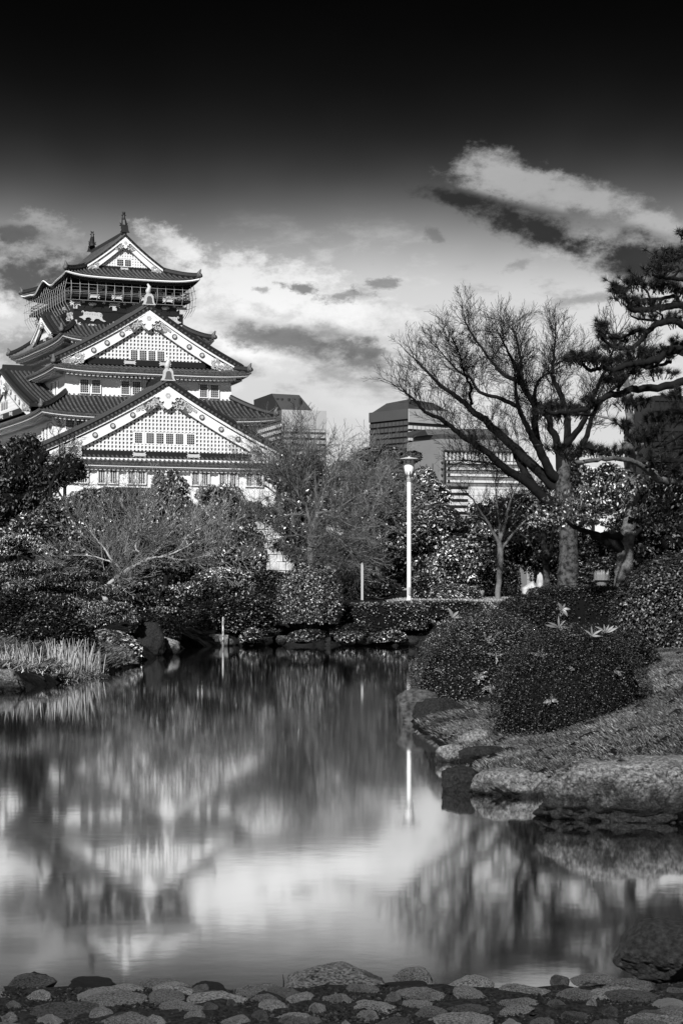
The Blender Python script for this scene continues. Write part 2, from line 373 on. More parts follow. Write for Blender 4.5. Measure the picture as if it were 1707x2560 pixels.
def wmath(op, a, b):
    q = n_.new('ShaderNodeMath'); q.operation = op
    for i, x in enumerate((a, b)):
        if isinstance(x, (int, float)): q.inputs[i].default_value = x
        else: l_.new(x, q.inputs[i])
    return q.outputs[0]
hsum = wmath('ADD', wmath('MULTIPLY', wtex(6.0, 3, (1, 1, 1)), 1.0), wmath('MULTIPLY', wtex(1.3, 2, (1, .6, 1)), 1.3))
# the wake of a passing duck: fine rings in the middle of the pond
sp_ = n_.new('ShaderNodeSeparateXYZ'); l_.new(tcw.outputs['Object'], sp_.inputs[0])
wv = n_.new('ShaderNodeTexWave'); wv.wave_type = 'RINGS'; wv.inputs['Scale'].default_value = 1.6; wv.inputs['Distortion'].default_value = 2.0; wv.inputs['Detail'].default_value = 2
mp2 = n_.new('ShaderNodeMapping'); mp2.inputs['Location'].default_value = (.6, -25.5, 0); l_.new(tcw.outputs['Object'], mp2.inputs[0]); l_.new(mp2.outputs[0], wv.inputs['Vector'])
def gauss(x, c, w): 
    q = wmath('DIVIDE', wmath('SUBTRACT', x, c), w); return wmath('POWER', 2.718, wmath('MULTIPLY', wmath('MULTIPLY', q, q), -1.0))
wake = wmath('MULTIPLY', gauss(sp_.outputs[0], -.45, 1.0), gauss(sp_.outputs[1], 25.2, 1.7))
hsum = wmath('ADD', hsum, wmath('MULTIPLY', wmath('MULTIPLY', wv.outputs['Fac'], wake), 1.8))
bpw = n_.new('ShaderNodeBump'); bpw.inputs['Strength'].default_value = .10; bpw.inputs['Distance'].default_value = .0016
l_.new(hsum, bpw.inputs['Height']); l_.new(bpw.outputs[0], gl.inputs['Normal'])
w = MB(); w.grid([[(x, y, 0) for x in np.linspace(-30, 12, 12)] for y in np.linspace(6.9, 62, 12)])
w.build('water', mw, kind='structure')

# ------------------------------------------------------------------ the castle
TH = math.radians(22.66); CA = (-30.64, 262.8)
castle = thing('castle', 'tall white Japanese castle tower with tiers of dark curved roofs and white gables', 'castle', (CA[0], CA[1], 0), TH)
def side_frames(A, B):      # (origin point function) for the four sides: u along, n outwards
    return [((0, -B), (1, 0), (0, -1), A), ((-A, 0), (0, -1), (-1, 0), B), ((0, B), (-1, 0), (0, 1), A), ((A, 0), (0, 1), (1, 0), B)]

def skirt(name, Ao, Bo, zo, Ai, Bi, zi, lift=.55, hump=None, wallA=None, wallB=None, eave_white=True, rafters=True):
    def pt(side, s, t):
        A = Ao + (Ai - Ao) * t; Bq = Bo + (Bi - Bo) * t
        z = zo + (zi - zo) * (t ** 1.25) + lift * (abs(s) ** 5) * (1 - t) ** 1.5
        if side == 0: p = (s * A, -Bq)
        elif side == 1: p = (-A, -s * Bq)
        elif side == 2: p = (-s * A, Bq)
        else: p = (A, s * Bq)
        if hump and side in (1, 3):
            q = s * Bq / 2.3; z += hump * math.exp(-q * q) * (1 - t) ** .8 - .3 * hump * math.exp(-((abs(s * Bq) - 4.5) / 1.6) ** 2) * (1 - t)
        return Vector((p[0], p[1], z))
    roof = MB(); S = np.linspace(-1, 1, 41)
    for sd in range(4):
        roof.grid([[pt(sd, s, t) for s in S] for t in (0, .15, .35, .6, .8, 1)])
    ro = roof.build(name, M_tile, castle, smooth=False)
    # tile rows running down the slope
    rib = MB(); sp = .56
    for sd in range(4):
        L = Ao if sd % 2 == 0 else Bo; Li = Ai if sd % 2 == 0 else Bi
        k = int(L / sp)
        for i in range(-k, k + 1):
            u = i * sp
            tm = 1.0 if abs(u) <= Li else max(.02, (L - abs(u)) / (L - Li))
            if tm < .06: continue
            ts = [tm * q for q in (0, .25, .5, .75, 1)]
            pts = []
            for t in ts:
                Lt = L + (Li - L) * t
                pts.append(pt(sd, max(-1, min(1, u / Lt)), t) + Vector((0, 0, .05)))
            rib.tube(pts, .15, 5, cap=True)
    rib.build('tile_rows', M_rib, ro, kind='stuff')
    # eave: dark tile edge, white moulding, soffit and rafter ends
    edge = MB(); wh = MB(); sf = MB(); rf = MB()
    wA = wallA or Ai; wB = wallB or Bi
    for sd in range(4):
        def off(s, inw, dzz):
            p = pt(sd, s, 0)
            nrm = [(0, -1), (-1, 0), (0, 1), (1, 0)][sd]
            return Vector((p.x * (1 - inw / Ao), p.y * (1 - inw / Bo), p.z + dzz))
        edge.grid([[off(s, 0, .05) for s in S], [off(s, 0, -.16) for s in S], [off(s, .22, -.17) for s in S]])
        wh.grid([[off(s, .20, -.10) for s in S], [off(s, .20, -.42) for s in S], [off(s, .5, -.43) for s in S], [off(s, .5, -.60) for s in S], [off(s, .75, -.61) for s in S]])
        def low(s):
            q = {0: (s * wA, -wB), 1: (-wA, -s * wB), 2: (-s * wA, wB), 3: (wA, s * wB)}[sd]
            return Vector((q[0], q[1], zo - .35))
        sf.grid([[off(s, .74, -.58) for s in S], [low(s) for s in S]])
        if rafters:
            L = Ao if sd % 2 == 0 else Bo
            for i in range(-int((L - .9) / .56), int((L - .9) / .56) + 1):
                s = i * .56 / L; p = off(s, .62, -.62); q = p + (Vector((low(i * .56 / (L)).x, low(i * .56 / L).y, zo - .45)) - p)
                ax = Vector((1, 0, 0)) if sd % 2 == 0 else Vector((0, 1, 0))
                e = ax * .13; d = Vector((0, 0, -.24))
                rf.hexa([p - e + d, p + e + d, q + e + d, q - e + d, p - e, p + e, q + e, q - e])
    edge.build('tile_edge', M_rib, ro); 
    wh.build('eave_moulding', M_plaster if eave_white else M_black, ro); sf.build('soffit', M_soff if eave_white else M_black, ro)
    if rafters: rf.build('rafter_ends', M_plaster if eave_white else M_black, ro, kind='stuff')
    # hip ridges with upturned end tiles
    for sx, sd, s in ((-1, 0, -1), (1, 0, 1), (-1, 2, 1), (1, 2, -1)):
        h = MB(); pts = [pt(sd, s, t) + Vector((0, 0, .28)) for t in np.linspace(0.04, 1, 8)]
        h.tube(pts, .30, 6); h.tube([p + Vector((0, 0, .3)) for p in pts], .16, 5)
        h.build('hip_ridge', M_ridge, ro)
        p = pt(sd, s, .05); dr = (pt(sd, s, 0) - pt(sd, s, .4)); dr.z = 0; dr.normalize()
        e = MB(); e.tube([p + Vector((0, 0, .1)) + dr * .1, p + Vector((0, 0, .7)) + dr * .15, p + Vector((0, 0, 1.15)) + dr * .45], [.34, .24, .07], 6)
        e.tube([p + Vector((0, 0, .35)) + dr * .35, p + Vector((0, 0, .40)) + dr * .52], [.30, .30], 8)
        e.build('end_tile', M_goldd, ro, smooth=True)
    return pt

def walls(name, A, Bq, z0, z1, m=M_plaster, batter=0.0):
    w = MB(); a = A + batter; b = Bq + batter
    w.add([(-a, -b, z0), (a, -b, z0), (a, b, z0), (-a, b, z0), (-A, -Bq, z1), (A, -Bq, z1), (A, Bq, z1), (-A, Bq, z1)],
          [(0, 1, 5, 4), (1, 2, 6, 5), (2, 3, 7, 6), (3, 0, 4, 7), (4, 5, 6, 7)])
    return w.build(name, m, castle)

_wcache = {}
def window(frame, u0, u1, z0, z1, parent, style='lattice', nx=4, nz=6):
    """framed opening on a wall; frame gives local point from (u, outwards, z)"""
    w_, h_ = u1 - u0, z1 - z0
    pane = MB(); pane.prism([(u0, z0), (u1, z0), (u1, z1), (u0, z1)], frame, -.1, .02)
    po = pane.build('window', M_win, parent, fix=True)
    fr = MB(); t = .11
    for (a, b, c, d) in ((u0 - t, u1 + t, z1, z1 + t), (u0 - t, u1 + t, z0 - t, z0), (u0 - t, u0, z0, z1), (u1, u1 + t, z0, z1)):
        fr.prism([(a, c), (b, c), (b, d), (a, d)], frame, -.05, .16)
    fr.build('frame', M_plaster, po, fix=True)
    br = MB()
    if style == 'lattice':
        for i in range(1, nx):
            x = u0 + w_ * i / nx; br.prism([(x - .035, z0), (x + .035, z0), (x + .035, z1), (x - .035, z1)], frame, .0, .09)
        for i in range(1, nz):
            z = z0 + h_ * i / nz; br.prism([(u0, z - .03), (u1, z - .03), (u1, z + .03), (u0, z + .03)], frame, .0, .07)
        br.build('lattice', M_bar, po, fix=True)
    else:
        for i in range(nx):
            x = u0 + w_ * (i + .5) / nx; br.prism([(x - .028, z0), (x + .028, z0), (x + .028, z1), (x - .028, z1)], frame, .0, .06)
        br.build('bars', M_plaster, po, fix=True)
    return po

def front(b): return lambda u, n, z: (u, b - n, z)
def leftf(a): return lambda u, n, z: (a - n, -u, z)

def ornament(kind, sc=1.0):
    """outline polygons (u, w) of plaster and gilt ornaments"""
    if kind == 'gegyo':     # carved pendant under a gable's peak
        h = [(0, 1.0), (.35, .62), (.75, .30), (1.15, .05), (1.05, -.15), (.8, -.05), (.62, -.22), (.72, -.42), (.55, -.55), (.35, -.42), (.30, -.7), (.42, -.9), (.2, -1.1), (0, -1.25)]
    elif kind == 'bowtie':
        h = [(0, .18), (.35, .18), (.62, .30), (.52, .12), (.66, 0), (.52, -.12), (.62, -.30), (.35, -.18), (0, -.18)]
    elif kind == 'bell':    # ridge-end plate
        h = [(0, 1.0), (.22, .98), (.40, .75), (.42, .45), (.48, .2), (.60, .05), (.60, 0), (0, 0)]
    elif kind == 'cartouche':
        h = [(0, .16), (.4, .16), (.52, .06), (.52, -.06), (.4, -.16), (0, -.16)]
    r = h + [(-u, w) for u, w in reversed(h) if abs(u) > 1e-6]
    return [(u * sc, w * sc) for u, w in r]

def curls(mb, frame, poly_fn, n, r0, seed, depth=.06):
    """carved scrollwork: many small open rings scattered inside a region"""
    rg = random.Random(seed); k = 0; tries = 0
    while k < n and tries < n * 40:
        tries += 1
        p = poly_fn(rg)
        if p is None: continue
        u, z = p; r = r0 * rg.uniform(.6, 1.25); a0 = rg.uniform(0, 6.28); w_ = r * .38
        vs = []; fs = []; m_ = 6
        for i in range(m_ + 1):
            a = a0 + 4.4 * i / m_
            for rr in (r - w_, r + w_):
                vs.append(frame(u + rr * math.cos(a), depth, z + rr * math.sin(a)))
        for i in range(m_): fs.append((2 * i, 2 * i + 1, 2 * i + 3, 2 * i + 2))
        mb.add(vs, fs); k += 1

def gable(frame, w, zb, za, back, name, nrib=True, band=None, windows=(), wz=None, cell=.46, overhang=.95, bargew=1.25, wstyle=(4, 5), carve=True, over=1.10, ridge_fin=True, sc=1.0):
    def prof(u, up=0.0):
        s = min(1.2, abs(u) / w); return za - (za - zb) * (s + .16 * s * (1 - s)) + up
    g = MB()          # the roof: two sagging slopes behind the gable front, closed solid
    US = [k / 12.0 * w * over for k in range(-12, 13)]
    g.grid([[frame(u, n, prof(u, .95 * sc)) for u in US] for n in (overhang, -back)])
    g.grid([[frame(u, n, prof(u, .50 * sc)) for u in US] for n in (-back, overhang)])
    g.grid([[frame(u, overhang, prof(u, q)) for u in US] for q in (.50 * sc, .95 * sc)])
    for e in (0, -1): g.grid([[frame(US[e], n, prof(US[e], q)) for n in (overhang, -back)] for q in (.95 * sc, .50 * sc)])
    ro = g.build(name, M_tile, castle)
    rib = MB(); n = overhang - .75
    while n > -back:
        for sg in (-1, 1):
            rib.tube([frame(sg * q * w * over, n, prof(q * w * over, 1.0 * sc)) for q in (.02, .25, .5, .75, 1)], .15, 5)
        n -= .56
    rib.build('tile_rows', M_rib, ro, kind='stuff')
    rk = MB()         # raised rake ridges along the front edge
    for sg in (-1, 1):
        q_ = np.linspace(.0, 1, 14)
        rk.tube([frame(sg * q * w * over, overhang - .12, prof(q * w * over, 1.02 * sc)) for q in q_], .22 * sc, 6)
        rk.tube([frame(sg * q * w * over, overhang - .75, prof(q * w * over, 1.18 * sc)) for q in q_], .30 * sc, 6)
    rk.build('rake_ridge', M_ridge, ro)
    te = MB(); kk = int(w * over * 1.15 / .55)
    for sg in (-1, 1):
        for i in range(kk):
            u = sg * w * over * (i + .5) / kk; c = frame(u, overhang + .05, prof(u, .70 * sc)); c2 = frame(u, overhang - .2, prof(u, .70 * sc))
            te.tube([c2, c], .17 * sc, 6)
    te.build('rake_tiles', M_rib, ro, kind='stuff')
    bb = MB()         # white bargeboards
    for sg in (-1, 1):
        q_ = np.linspace(0, 1.0, 14)
        for (n0, n1, up0, up1) in ((.30, .58, -bargew, -.02), (.45, .78, .02, .42 * sc)):
            rows = [[frame(sg * q * w * (1 if up1 < 0 else 1.03), n_, prof(q * w, u_)) for q in q_] for (n_, u_) in ((n0, up0), (n1, up0), (n1, up1), (n0, up1))]
            bb.grid(rows if sg > 0 else rows)
    bb.build('bargeboard', M_plaster, ro)
    # recessed gable wall and its plaster lattice
    z0 = zb + .25 * sc if wz is None else wz
    iw = 0
    def umax(z, m=.0):       # half width of the lattice field at height z
        lo, hi = 0, w
        for _ in range(24):
            mid = (lo + hi) / 2
            if prof(mid, -bargew * .97) > z: lo = mid
            else: hi = mid
        return max(0, lo - m)
    top = prof(0, -bargew)
    bk = MB(); zs = np.linspace(z0, top, 12)
    poly = [(umax(z) + .3, z) for z in zs] + [(-umax(z) - .3, z) for z in reversed(zs)]
    bk.prism(poly, frame, -.1, .0); bk.build('gable_wall', M_recess, ro, fix=True)
    la = MB(); wx = [(a - .25, b + .25) for a, b in windows]; wz0, wz1 = band if band else (0, 0)
    def blocked(u, z): return any(a < u < b for a, b in wx) and wz0 - .15 < z < wz1 + .15
    kx = int(umax(z0) / cell)
    for i in range(-kx, kx + 1):
        u = i * cell; hi = z0
        for z in np.arange(z0, top, .1):
            if umax(z) > abs(u): hi = z
        segs = [(z0, hi)]
        if any(a < u < b for a, b in wx): segs = [(z0, wz0 - .12), (wz1 + .12, hi)]
        for a, b in segs:
            if b - a > .1: la.prism([(u - .115, a), (u + .115, a), (u + .115, b), (u - .115, b)], frame, 0, .16)
    z = z0 + cell * .5
    while z < top:
        m_ = umax(z)
        if wx and wz0 - .15 < z < wz1 + .15:
            ua, ub = min(a for a, b in wx), max(b for a, b in wx); segs = [(-m_, min(ua, m_)), (max(ub, -m_), m_)]
        else: segs = [(-m_, m_)]
        for a, b in segs:
            if b - a > .1: la.prism([(a, z - .09), (b, z - .09), (b, z + .09), (a, z + .09)], frame, 0, .145)
        z += cell
    la.build('lattice', M_plaster2, ro, kind='stuff')
    if windows:
        pl = MB(); ua, ub = min(a for a, b in wx), max(b for a, b in wx)
        pl.prism([(ua, wz0 - .12), (ub, wz0 - .12), (ub, wz1 + .15), (ua, wz1 + .15)], frame, 0, .12); pl.build('window_panel', M_plaster, ro, fix=True)
        for a, b in windows:
            f2 = lambda u, n, z: frame(u, n + .14, z)
            window_sub(f2, a, b, wz0, wz1, ro, *wstyle)
    # black beam under the gable with gilt fittings
    bw_ = umax(z0) + .1
    be = MB(); be.prism([(-bw_, z0 - .80 * sc), (bw_, z0 - .80 * sc), (bw_, z0 - .02), (-bw_, z0 - .02)], frame, -.1, .22); be.build('beam', M_black, ro, fix=True)
    for u in ((-.30 * bw_, .30 * bw_) if w > 6 else (0.0,)):
        q = MB(); q.prism([(u + a * 1.35 * sc, z0 - .42 * sc + b * 1.1 * sc) for a, b in ornament('bowtie')], frame, .2, .30); q.build('gilt_fitting', M_gold, ro, fix=True)
    # carved ornaments
    if carve:
        cv = MB(); h_ = (za - zb)
        def apex(rg):
            u = rg.uniform(-.26, .26) * w; d = rg.uniform(.10, 1) ; zt = prof(u, -.1 * sc); z = zt - d * 1.9 * sc * (1 - abs(u) / (.30 * w))
            return (u, z)
        curls(cv, lambda u, n, z: frame(u, n + .62, z), apex, int(70 * sc), .17 * sc, 3)
        for sg in (-1, 1):
            def foot(rg, sg=sg):
                q = rg.uniform(.74, 1.0); u = sg * q * w; z = rg.uniform(z0 - .75 * sc, prof(u, -.05)); return (u, z)
            curls(cv, lambda u, n, z: frame(u, n + .62, z), foot, int(55 * sc), .17 * sc, 9)
        cv.build('scrollwork', M_gold, ro, kind='stuff')
        for (u0, u1) in ((-.24, .24),):
            bkp = MB(); bkp.prism([(0, prof(0, -.1)), (.22 * w, prof(.22 * w, -.15)), (.17 * w, prof(.22 * w, -.15) - .9 * sc), (0, prof(0, -1.2 * sc)), (-.17 * w, prof(.22 * w, -.15) - .9 * sc), (-.22 * w, prof(.22 * w, -.15))], frame, .4, .61)
            bkp.build('carving_ground', M_goldd, ro, fix=True)
        for sg in (-1, 1):
            ft = MB(); pts_ = [(.74 * w, z0 - .7 * sc), (1.0 * w, prof(w, -.45)), (.9 * w, prof(.9 * w, -.3)), (.76 * w, prof(.76 * w, -.9))]
            ft.prism([(sg * a, b) for a, b in pts_], frame, .3, .61); ft.build('carving_ground', M_goldd, ro, fix=True)
        ge = MB(); s_ = .95 * sc * (w / 14.6 * .55 + .75)
        ge.prism([(a * s_ * 1.15, top + .35 * sc + b * s_) for a, b in ornament('gegyo')], frame, .5, .82); ge.build('gable_pendant', M_plaster, ro, fix=True)
        fl = MB()
        for k in range(6):
            a = k * math.pi / 3; c = (.22 * math.cos(a) * sc, prof(0, -.75 * sc) + .22 * math.sin(a) * sc)
            fl.prism([(c[0] + .15 * sc * math.cos(b), c[1] + .15 * sc * math.sin(b)) for b in np.linspace(0, 5.24, 6)], frame, .6, .86)
        fl.build('rosette', M_gold, ro, fix=True)
    if w > 8:
        for sg in (-1, 1):
            for q in (.30, .47, .62):
                u = sg * q * w; z = prof(u, -.62)
                st = MB(); st.prism([(u + .34 * math.cos(a), z + .34 * math.sin(a)) for a in np.linspace(0, 5.76, 12)], frame, .5, .68)
                so = st.build('medallion', M_goldd, ro, fix=True)
                s2 = MB(); s2.prism([(u + .20 * math.cos(a), z + .20 * math.sin(a)) for a in np.linspace(0, 5.24, 7)], frame, .6, .74); s2.build('medallion', M_gold, ro, fix=True)
    # top ridge
    rg_ = MB()
    for (hw, lo, hi) in ((.42 * sc, .75 * sc, 1.45 * sc), (.26 * sc, 1.45 * sc, 1.75 * sc)):
        rg_.hexa([frame(-hw, overhang - .25, za + lo), frame(hw, overhang - .25, za + lo), frame(hw, -back, za + lo), frame(-hw, -back, za + lo),
                  frame(-hw, overhang - .25, za + hi), frame(hw, overhang - .25, za + hi), frame(hw, -back, za + hi), frame(-hw, -back, za + hi)])
    rg_.build('ridge', M_ridge, ro, fix=True)
    if ridge_fin:
        e = MB(); e.prism([(a * 1.45 * sc, za + 1.0 * sc + b * 1.5 * sc) for a, b in ornament('bell')], frame, overhang - .3, overhang + .1)
        eo = e.build('ridge_plate', M_gold, ro, fix=True)
        e2 = MB(); e2.prism([(a * .85 * sc, za + 1.15 * sc + b * 1.0 * sc) for a, b in ornament('bell')], frame, overhang + .05, overhang + .14); e2.build('ridge_plate', M_goldd, ro, fix=True)
        e3 = MB(); e3.tube([frame(0, overhang - .2, za + 2.3 * sc), frame(-.1 * sc, overhang - .15, za + 2.9 * sc), frame(.05, overhang - .05, za + 3.4 * sc), frame(-.15 * sc, overhang - .2, za + 3.8 * sc)], [.30 * sc, .36 * sc, .24 * sc, .12 * sc], 8)
        e3.build('finial', M_gold, ro, smooth=True)
    return ro

def window_sub(frame, u0, u1, z0, z1, parent, nx, nz):
    w_, h_ = u1 - u0, z1 - z0
    pane = MB(); pane.prism([(u0, z0), (u1, z0), (u1, z1), (u0, z1)], frame, -.1, .02); pane.build('window', M_win, parent, fix=True)
    br = MB()
    for i in range(1, nx):
        x = u0 + w_ * i / nx; br.prism([(x - .03, z0), (x + .03, z0), (x + .03, z1), (x - .03, z1)], frame, .0, .06)
    for i in range(1, nz):
        z = z0 + h_ * i / nz; br.prism([(u0, z - .03), (u1, z - .03), (u1, z + .03), (u0, z + .03)], frame, .0, .05)
    br.build('window_lattice', M_bar, parent, fix=True)

# stone base under the tower
sb = MB()
def ring(A, Bq, z): return [(-A, -Bq, z), (A, -Bq, z), (A, Bq, z), (-A, Bq, z)]
lv = [(19.5, 31.5, .5), (17.2, 29, 4.5), (15.4, 27.2, 8.5), (14.2, 25.8, 11.7)]
vs = [p for A, Bq, z in lv for p in ring(A, Bq, z)]
sb.add(vs, [(4 * i + k, 4 * i + (k + 1) % 4, 4 * i + 4 + (k + 1) % 4, 4 * i + 4 + k) for i in range(3) for k in range(4)] + [(12, 13, 14, 15)])
sb.build('stone_base', M_base, castle)

walls('wall', 13.6, 26.2, 11.7, 17.2, batter=.25)
walls('wall', 12.95, 21.5, 17.0, 23.0, batter=.15)
walls('wall', 10.56, 18.3, 24.4, 28.5, batter=.15)
walls('wall', 7.9, 12.0, 29.0, 33.2, batter=.1)
walls('black_wall', 7.2, 9.6, 33.0, 38.6, M_black)
skirt('lower_roof', 16.0, 27.4, 16.55, 14.2, 24.6, 17.75, .25, wallA=13.6, wallB=26.2)
skirt('lower_roof', 14.86, 23.3, 22.55, 10.5, 18.25, 25.35, .45, wallA=12.95, wallB=21.5)
skirt('lower_roof', 12.6, 20.3, 28.3, 7.85, 11.95, 30.9, .35, wallA=10.56, wallB=18.3)
skirt('lower_roof', 9.9, 14.0, 32.75, 7.15, 9.55, 35.0, .55, wallA=7.9, wallB=12.0)
skirt('top_roof', 8.77, 11.65, 40.85, 4.9, 7.3, 42.6, .55, hump=.9, wallA=5.4, wallB=8.0, eave_white=False, rafters=False)
# thin bright line that edges the top eave
ln = MB()
for sd in (0, 1, 2, 3):
    S = np.linspace(-1, 1, 41); pts = []
    for s in S:
        A, Bq = 8.72, 11.6; p = {0: (s * A, -Bq), 1: (-A, -s * Bq), 2: (-s * A, Bq), 3: (A, s * Bq)}[sd]; z = 40.85 + .55 * abs(s) ** 5 - .12
        if sd % 2: q = s * Bq / 2.3; z += .9 * math.exp(-q * q) - .27 * math.exp(-((abs(s * Bq) - 4.5) / 1.6) ** 2)
        pts.append((p[0], p[1], z))
    ln.tube(pts, .13, 5)
ln.build('eave_line', M_plaster, castle)

# gables: lowest and middle face the pond, two face left
gable(front(-25.0), 14.4, 17.85, 25.6, 8.5, 'gable_roof', band=(19.15, 20.33), windows=[(-3.9, -3.05), (-2.46, -1.57), (-1.22, -.37), (-.02, .84), (1.19, 2.1), (2.6, 3.51)], wz=18.15)
gable(front(-17.3), 11.2, 29.2, 35.75, 8.5, 'gable_roof', band=(30.0, 31.1), windows=[(-2.09, -1.28), (-.97, -.12), (.17, 1.02), (1.32, 2.17)], wz=29.95, sc=.92)
gable(front(-7.3), 4.85, 42.55, 46.4, 14.8, 'gable_roof', band=(43.1, 43.85), windows=[(-.91, -.13), (.13, .88)], wz=42.95, sc=.62, bargew=.75, cell=.34, overhang=.7, wstyle=(3, 3), over=1.16, ridge_fin=False)
def leftc(a, b): return lambda u, n, z: (a - n, b - u, z)
gable(leftc(-14.0, -3.0), 14.0, 23.6, 28.7, 6.0, 'gable_roof', band=(24.7, 25.6), windows=[(-3.2, -2.3), (-1.9, -1.0), (-.6, .3)], wz=24.2, sc=.9, ridge_fin=False)
gable(leftc(-8.9, -2.6), 5.2, 33.7, 36.3, 3.4, 'gable_roof', wz=33.95, sc=.6, bargew=.6, overhang=.7, cell=.4, ridge_fin=False)

# roof fish at both ends of the top ridge
def shachi(b, s, flip):
    t = MB(); c = (0, b, 47.35)
    t.prism([(a * 1.0, 47.3 + w_ * 1.0) for a, w_ in ornament('bell')], lambda u, n, z: (u, b - .35 * flip - n * flip, z), 0, .25)
    path = [(0, .0, .5), (0, -.25 * flip, .95), (0, -.1 * flip, 1.45), (0, .12 * flip, 1.9), (0, .05 * flip, 2.3), (0, -.18 * flip, 2.65)]
    t.tube([(c[0], c[1] + y, c[2] + z) for x, y, z in path], [.42, .40, .33, .24, .15, .05], 8)
    for sx in (-1, 1):
        t.prism([(0, 1.0), (.55 * sx, 1.25), (.42 * sx, 1.0), (.6 * sx, .9), (.1 * sx, .7)], lambda u, n, z: (u, b + n, 47.35 + z), -.06, .06)
        t.prism([(0, 2.0), (.35 * sx, 2.25), (.15 * sx, 2.3), (.22 * sx, 2.7), (0, 2.4)], lambda u, n, z: (u, b + n, 47.35 + z), -.06, .06)
    t.build('roof_fish', M_ridge, castle, fix=True)
shachi(-7.3, 1, 1); shachi(7.6, 1, -1)

# look-out floor: balcony, rails, net frame, inner wall
bl = MB(); bl.box(-7.9, 7.9, -10.6, 10.6, 38.35, 38.62); bl.build('balcony_floor', M_black, castle)
walls('inner_wall', 5.3, 7.9, 38.6, 41.2, M_black)
rl = MB()
def rect(mb, A, Bq, z, r):
    for (p, q) in (((-A, -Bq), (A, -Bq)), ((A, -Bq), (A, Bq)), ((A, Bq), (-A, Bq)), ((-A, Bq), (-A, -Bq))):
        mb.tube([(p[0], p[1], z), (q[0], q[1], z)], r, 5)
for z in (38.75, 39.15, 39.55): rect(rl, 7.75, 10.45, z, .06)
for i in range(-7, 8):
    for sg in (-1, 1):
        rl.tube([(i * 1.1, sg * 10.45, 38.6), (i * 1.1, sg * 10.45, 39.6)], .07, 5)
for i in range(-9, 10):
    for sg in (-1, 1):
        rl.tube([(sg * 7.75, i * 1.14, 38.6), (sg * 7.75, i * 1.14, 39.6)], .07, 5)
rl.build('railing', M_goldd, castle)
nf = MB()
def netp(A, Bq, ang_x, ang_y):
    return [(ang_x * 1.0, ang_y * 1.0, 38.5)]
for i in range(-7, 8):
    for sg in (-1, 1):
        x = i * 1.12; nf.tube([(x, sg * 10.6, 38.0), (x, sg * 11.0, 38.9), (x, sg * 10.9, 40.0), (x, sg * 10.6, 40.75)], .035, 4)
for i in range(-9, 10):
    for sg in (-1, 1):
        y = i * 1.16; nf.tube([(sg * 7.9, y, 36.6), (sg * 8.5, y, 37.6), (sg * 8.6, y, 39.2), (sg * 8.2, y, 40.9)], .035, 4)
for z, A, Bq in ((39.9, 8.5, 10.9), (38.9, 8.6, 11.0), (37.9, 8.5, 10.9)): rect(nf, A, Bq, z, .025)
nf.build('net_frame', M_bar, castle)
# window screens and bright cranes on the inner wall
fr8 = front(-7.9)
crane = [(-1.0, -.15), (-.55, .05), (-.5, .35), (-.1, .28), (.25, .38), (.7, .22), (1.0, .0), (.55, .06), (.25, -.02), (.0, -.2), (-.35, -.28), (-.6, -.12)]
for u in (-3.2, 4.3):
    q = MB(); q.prism([(u + a * 1.1 * (1 if u < 0 else -1), 39.95 + b * 1.2) for a, b in crane], fr8, 0, .14); q.build('crane_relief', M_gold, castle, fix=True)
for i in range(4):
    q = MB(); u = -1.6 + i * 1.25; q.prism([(u, 38.9), (u + .95, 38.9), (u + .95, 40.4), (u, 40.4)], fr8, 0, .06); q.build('shutter', M_goldd, castle, fix=True)
# prowling tigers and gilt fittings on the black storey
fb = front(-9.6)
tig = [(-1.75, -.30), (-1.45, -.38), (-1.15, -.62), (-.95, -.55), (-1.0, -.42), (-.8, -.25), (-.45, -.22), (-.15, -.45), (-.3, -.66), (.1, -.70), (.2, -.5), (.42, -.35), (.8, -.38),
       (1.1, -.58), (1.5, -.72), (1.72, -.66), (1.6, -.55), (1.3, -.42), (1.22, -.15), (1.28, .15), (1.1, .40), (.8, .48), (.5, .42), (.1, .50), (-.4, .46), (-.85, .52), (-1.1, .42),
       (-1.25, .62), (-1.4, .60), (-1.5, .42), (-1.38, .28), (-1.42, .45), (-1.3, .5), (-1.2, .25), (-1.25, .0), (-1.5, -.12), (-1.78, -.18)]
def tiger(frame, u0, z0, s, mir):
    q = MB(); q.prism([(u0 + a * s * mir, z0 + b * s) for a, b in tig], frame, 0, .16); t = q.build('tiger_relief', M_gold, castle, fix=True)
    st = MB()
    for k in range(8):
        a = -.95 + k * .22; st.prism([(u0 + (a - .012) * s * mir, z0 + .30 * s), (u0 + (a + .012) * s * mir, z0 + .32 * s), (u0 + (a + .06) * s * mir, z0 + (.1 - .1 * (k % 2)) * s), (u0 + (a + .035) * s * mir, z0 + .08 * s)], frame, .1, .18)
    for dx_, dz_ in ((.98, .18), (1.14, .16), (1.06, -.05)):
        st.prism([(u0 + (dx_ + .06 * math.cos(a)) * s * mir, z0 + (dz_ + .05 * math.sin(a)) * s) for a in np.linspace(0, 5.2, 6)], frame, .1, .18)
    st.build('stripes', M_goldd, t, fix=True)
tiger(fb, -4.75, 36.15, .98, 1); tiger(fb, 5.3, 36.1, .9, -1)
fl = leftf(-7.2); tiger(fl, 8.0, 36.2, .9, 1); tiger(fl, -7.0, 36.2, .9, -1)
_bt = None
def fitting(frame, u, z, kind, s, m=M_gold):
    q = MB(); pl = ornament(kind) if kind != 'square' else [(-.22, -.2), (.22, -.2), (.22, .2), (-.22, .2)]
    q.prism([(u + a * s, z + b * s) for a, b in pl], frame, 0, .10); q.build('gilt_fitting', m, castle, fix=True)
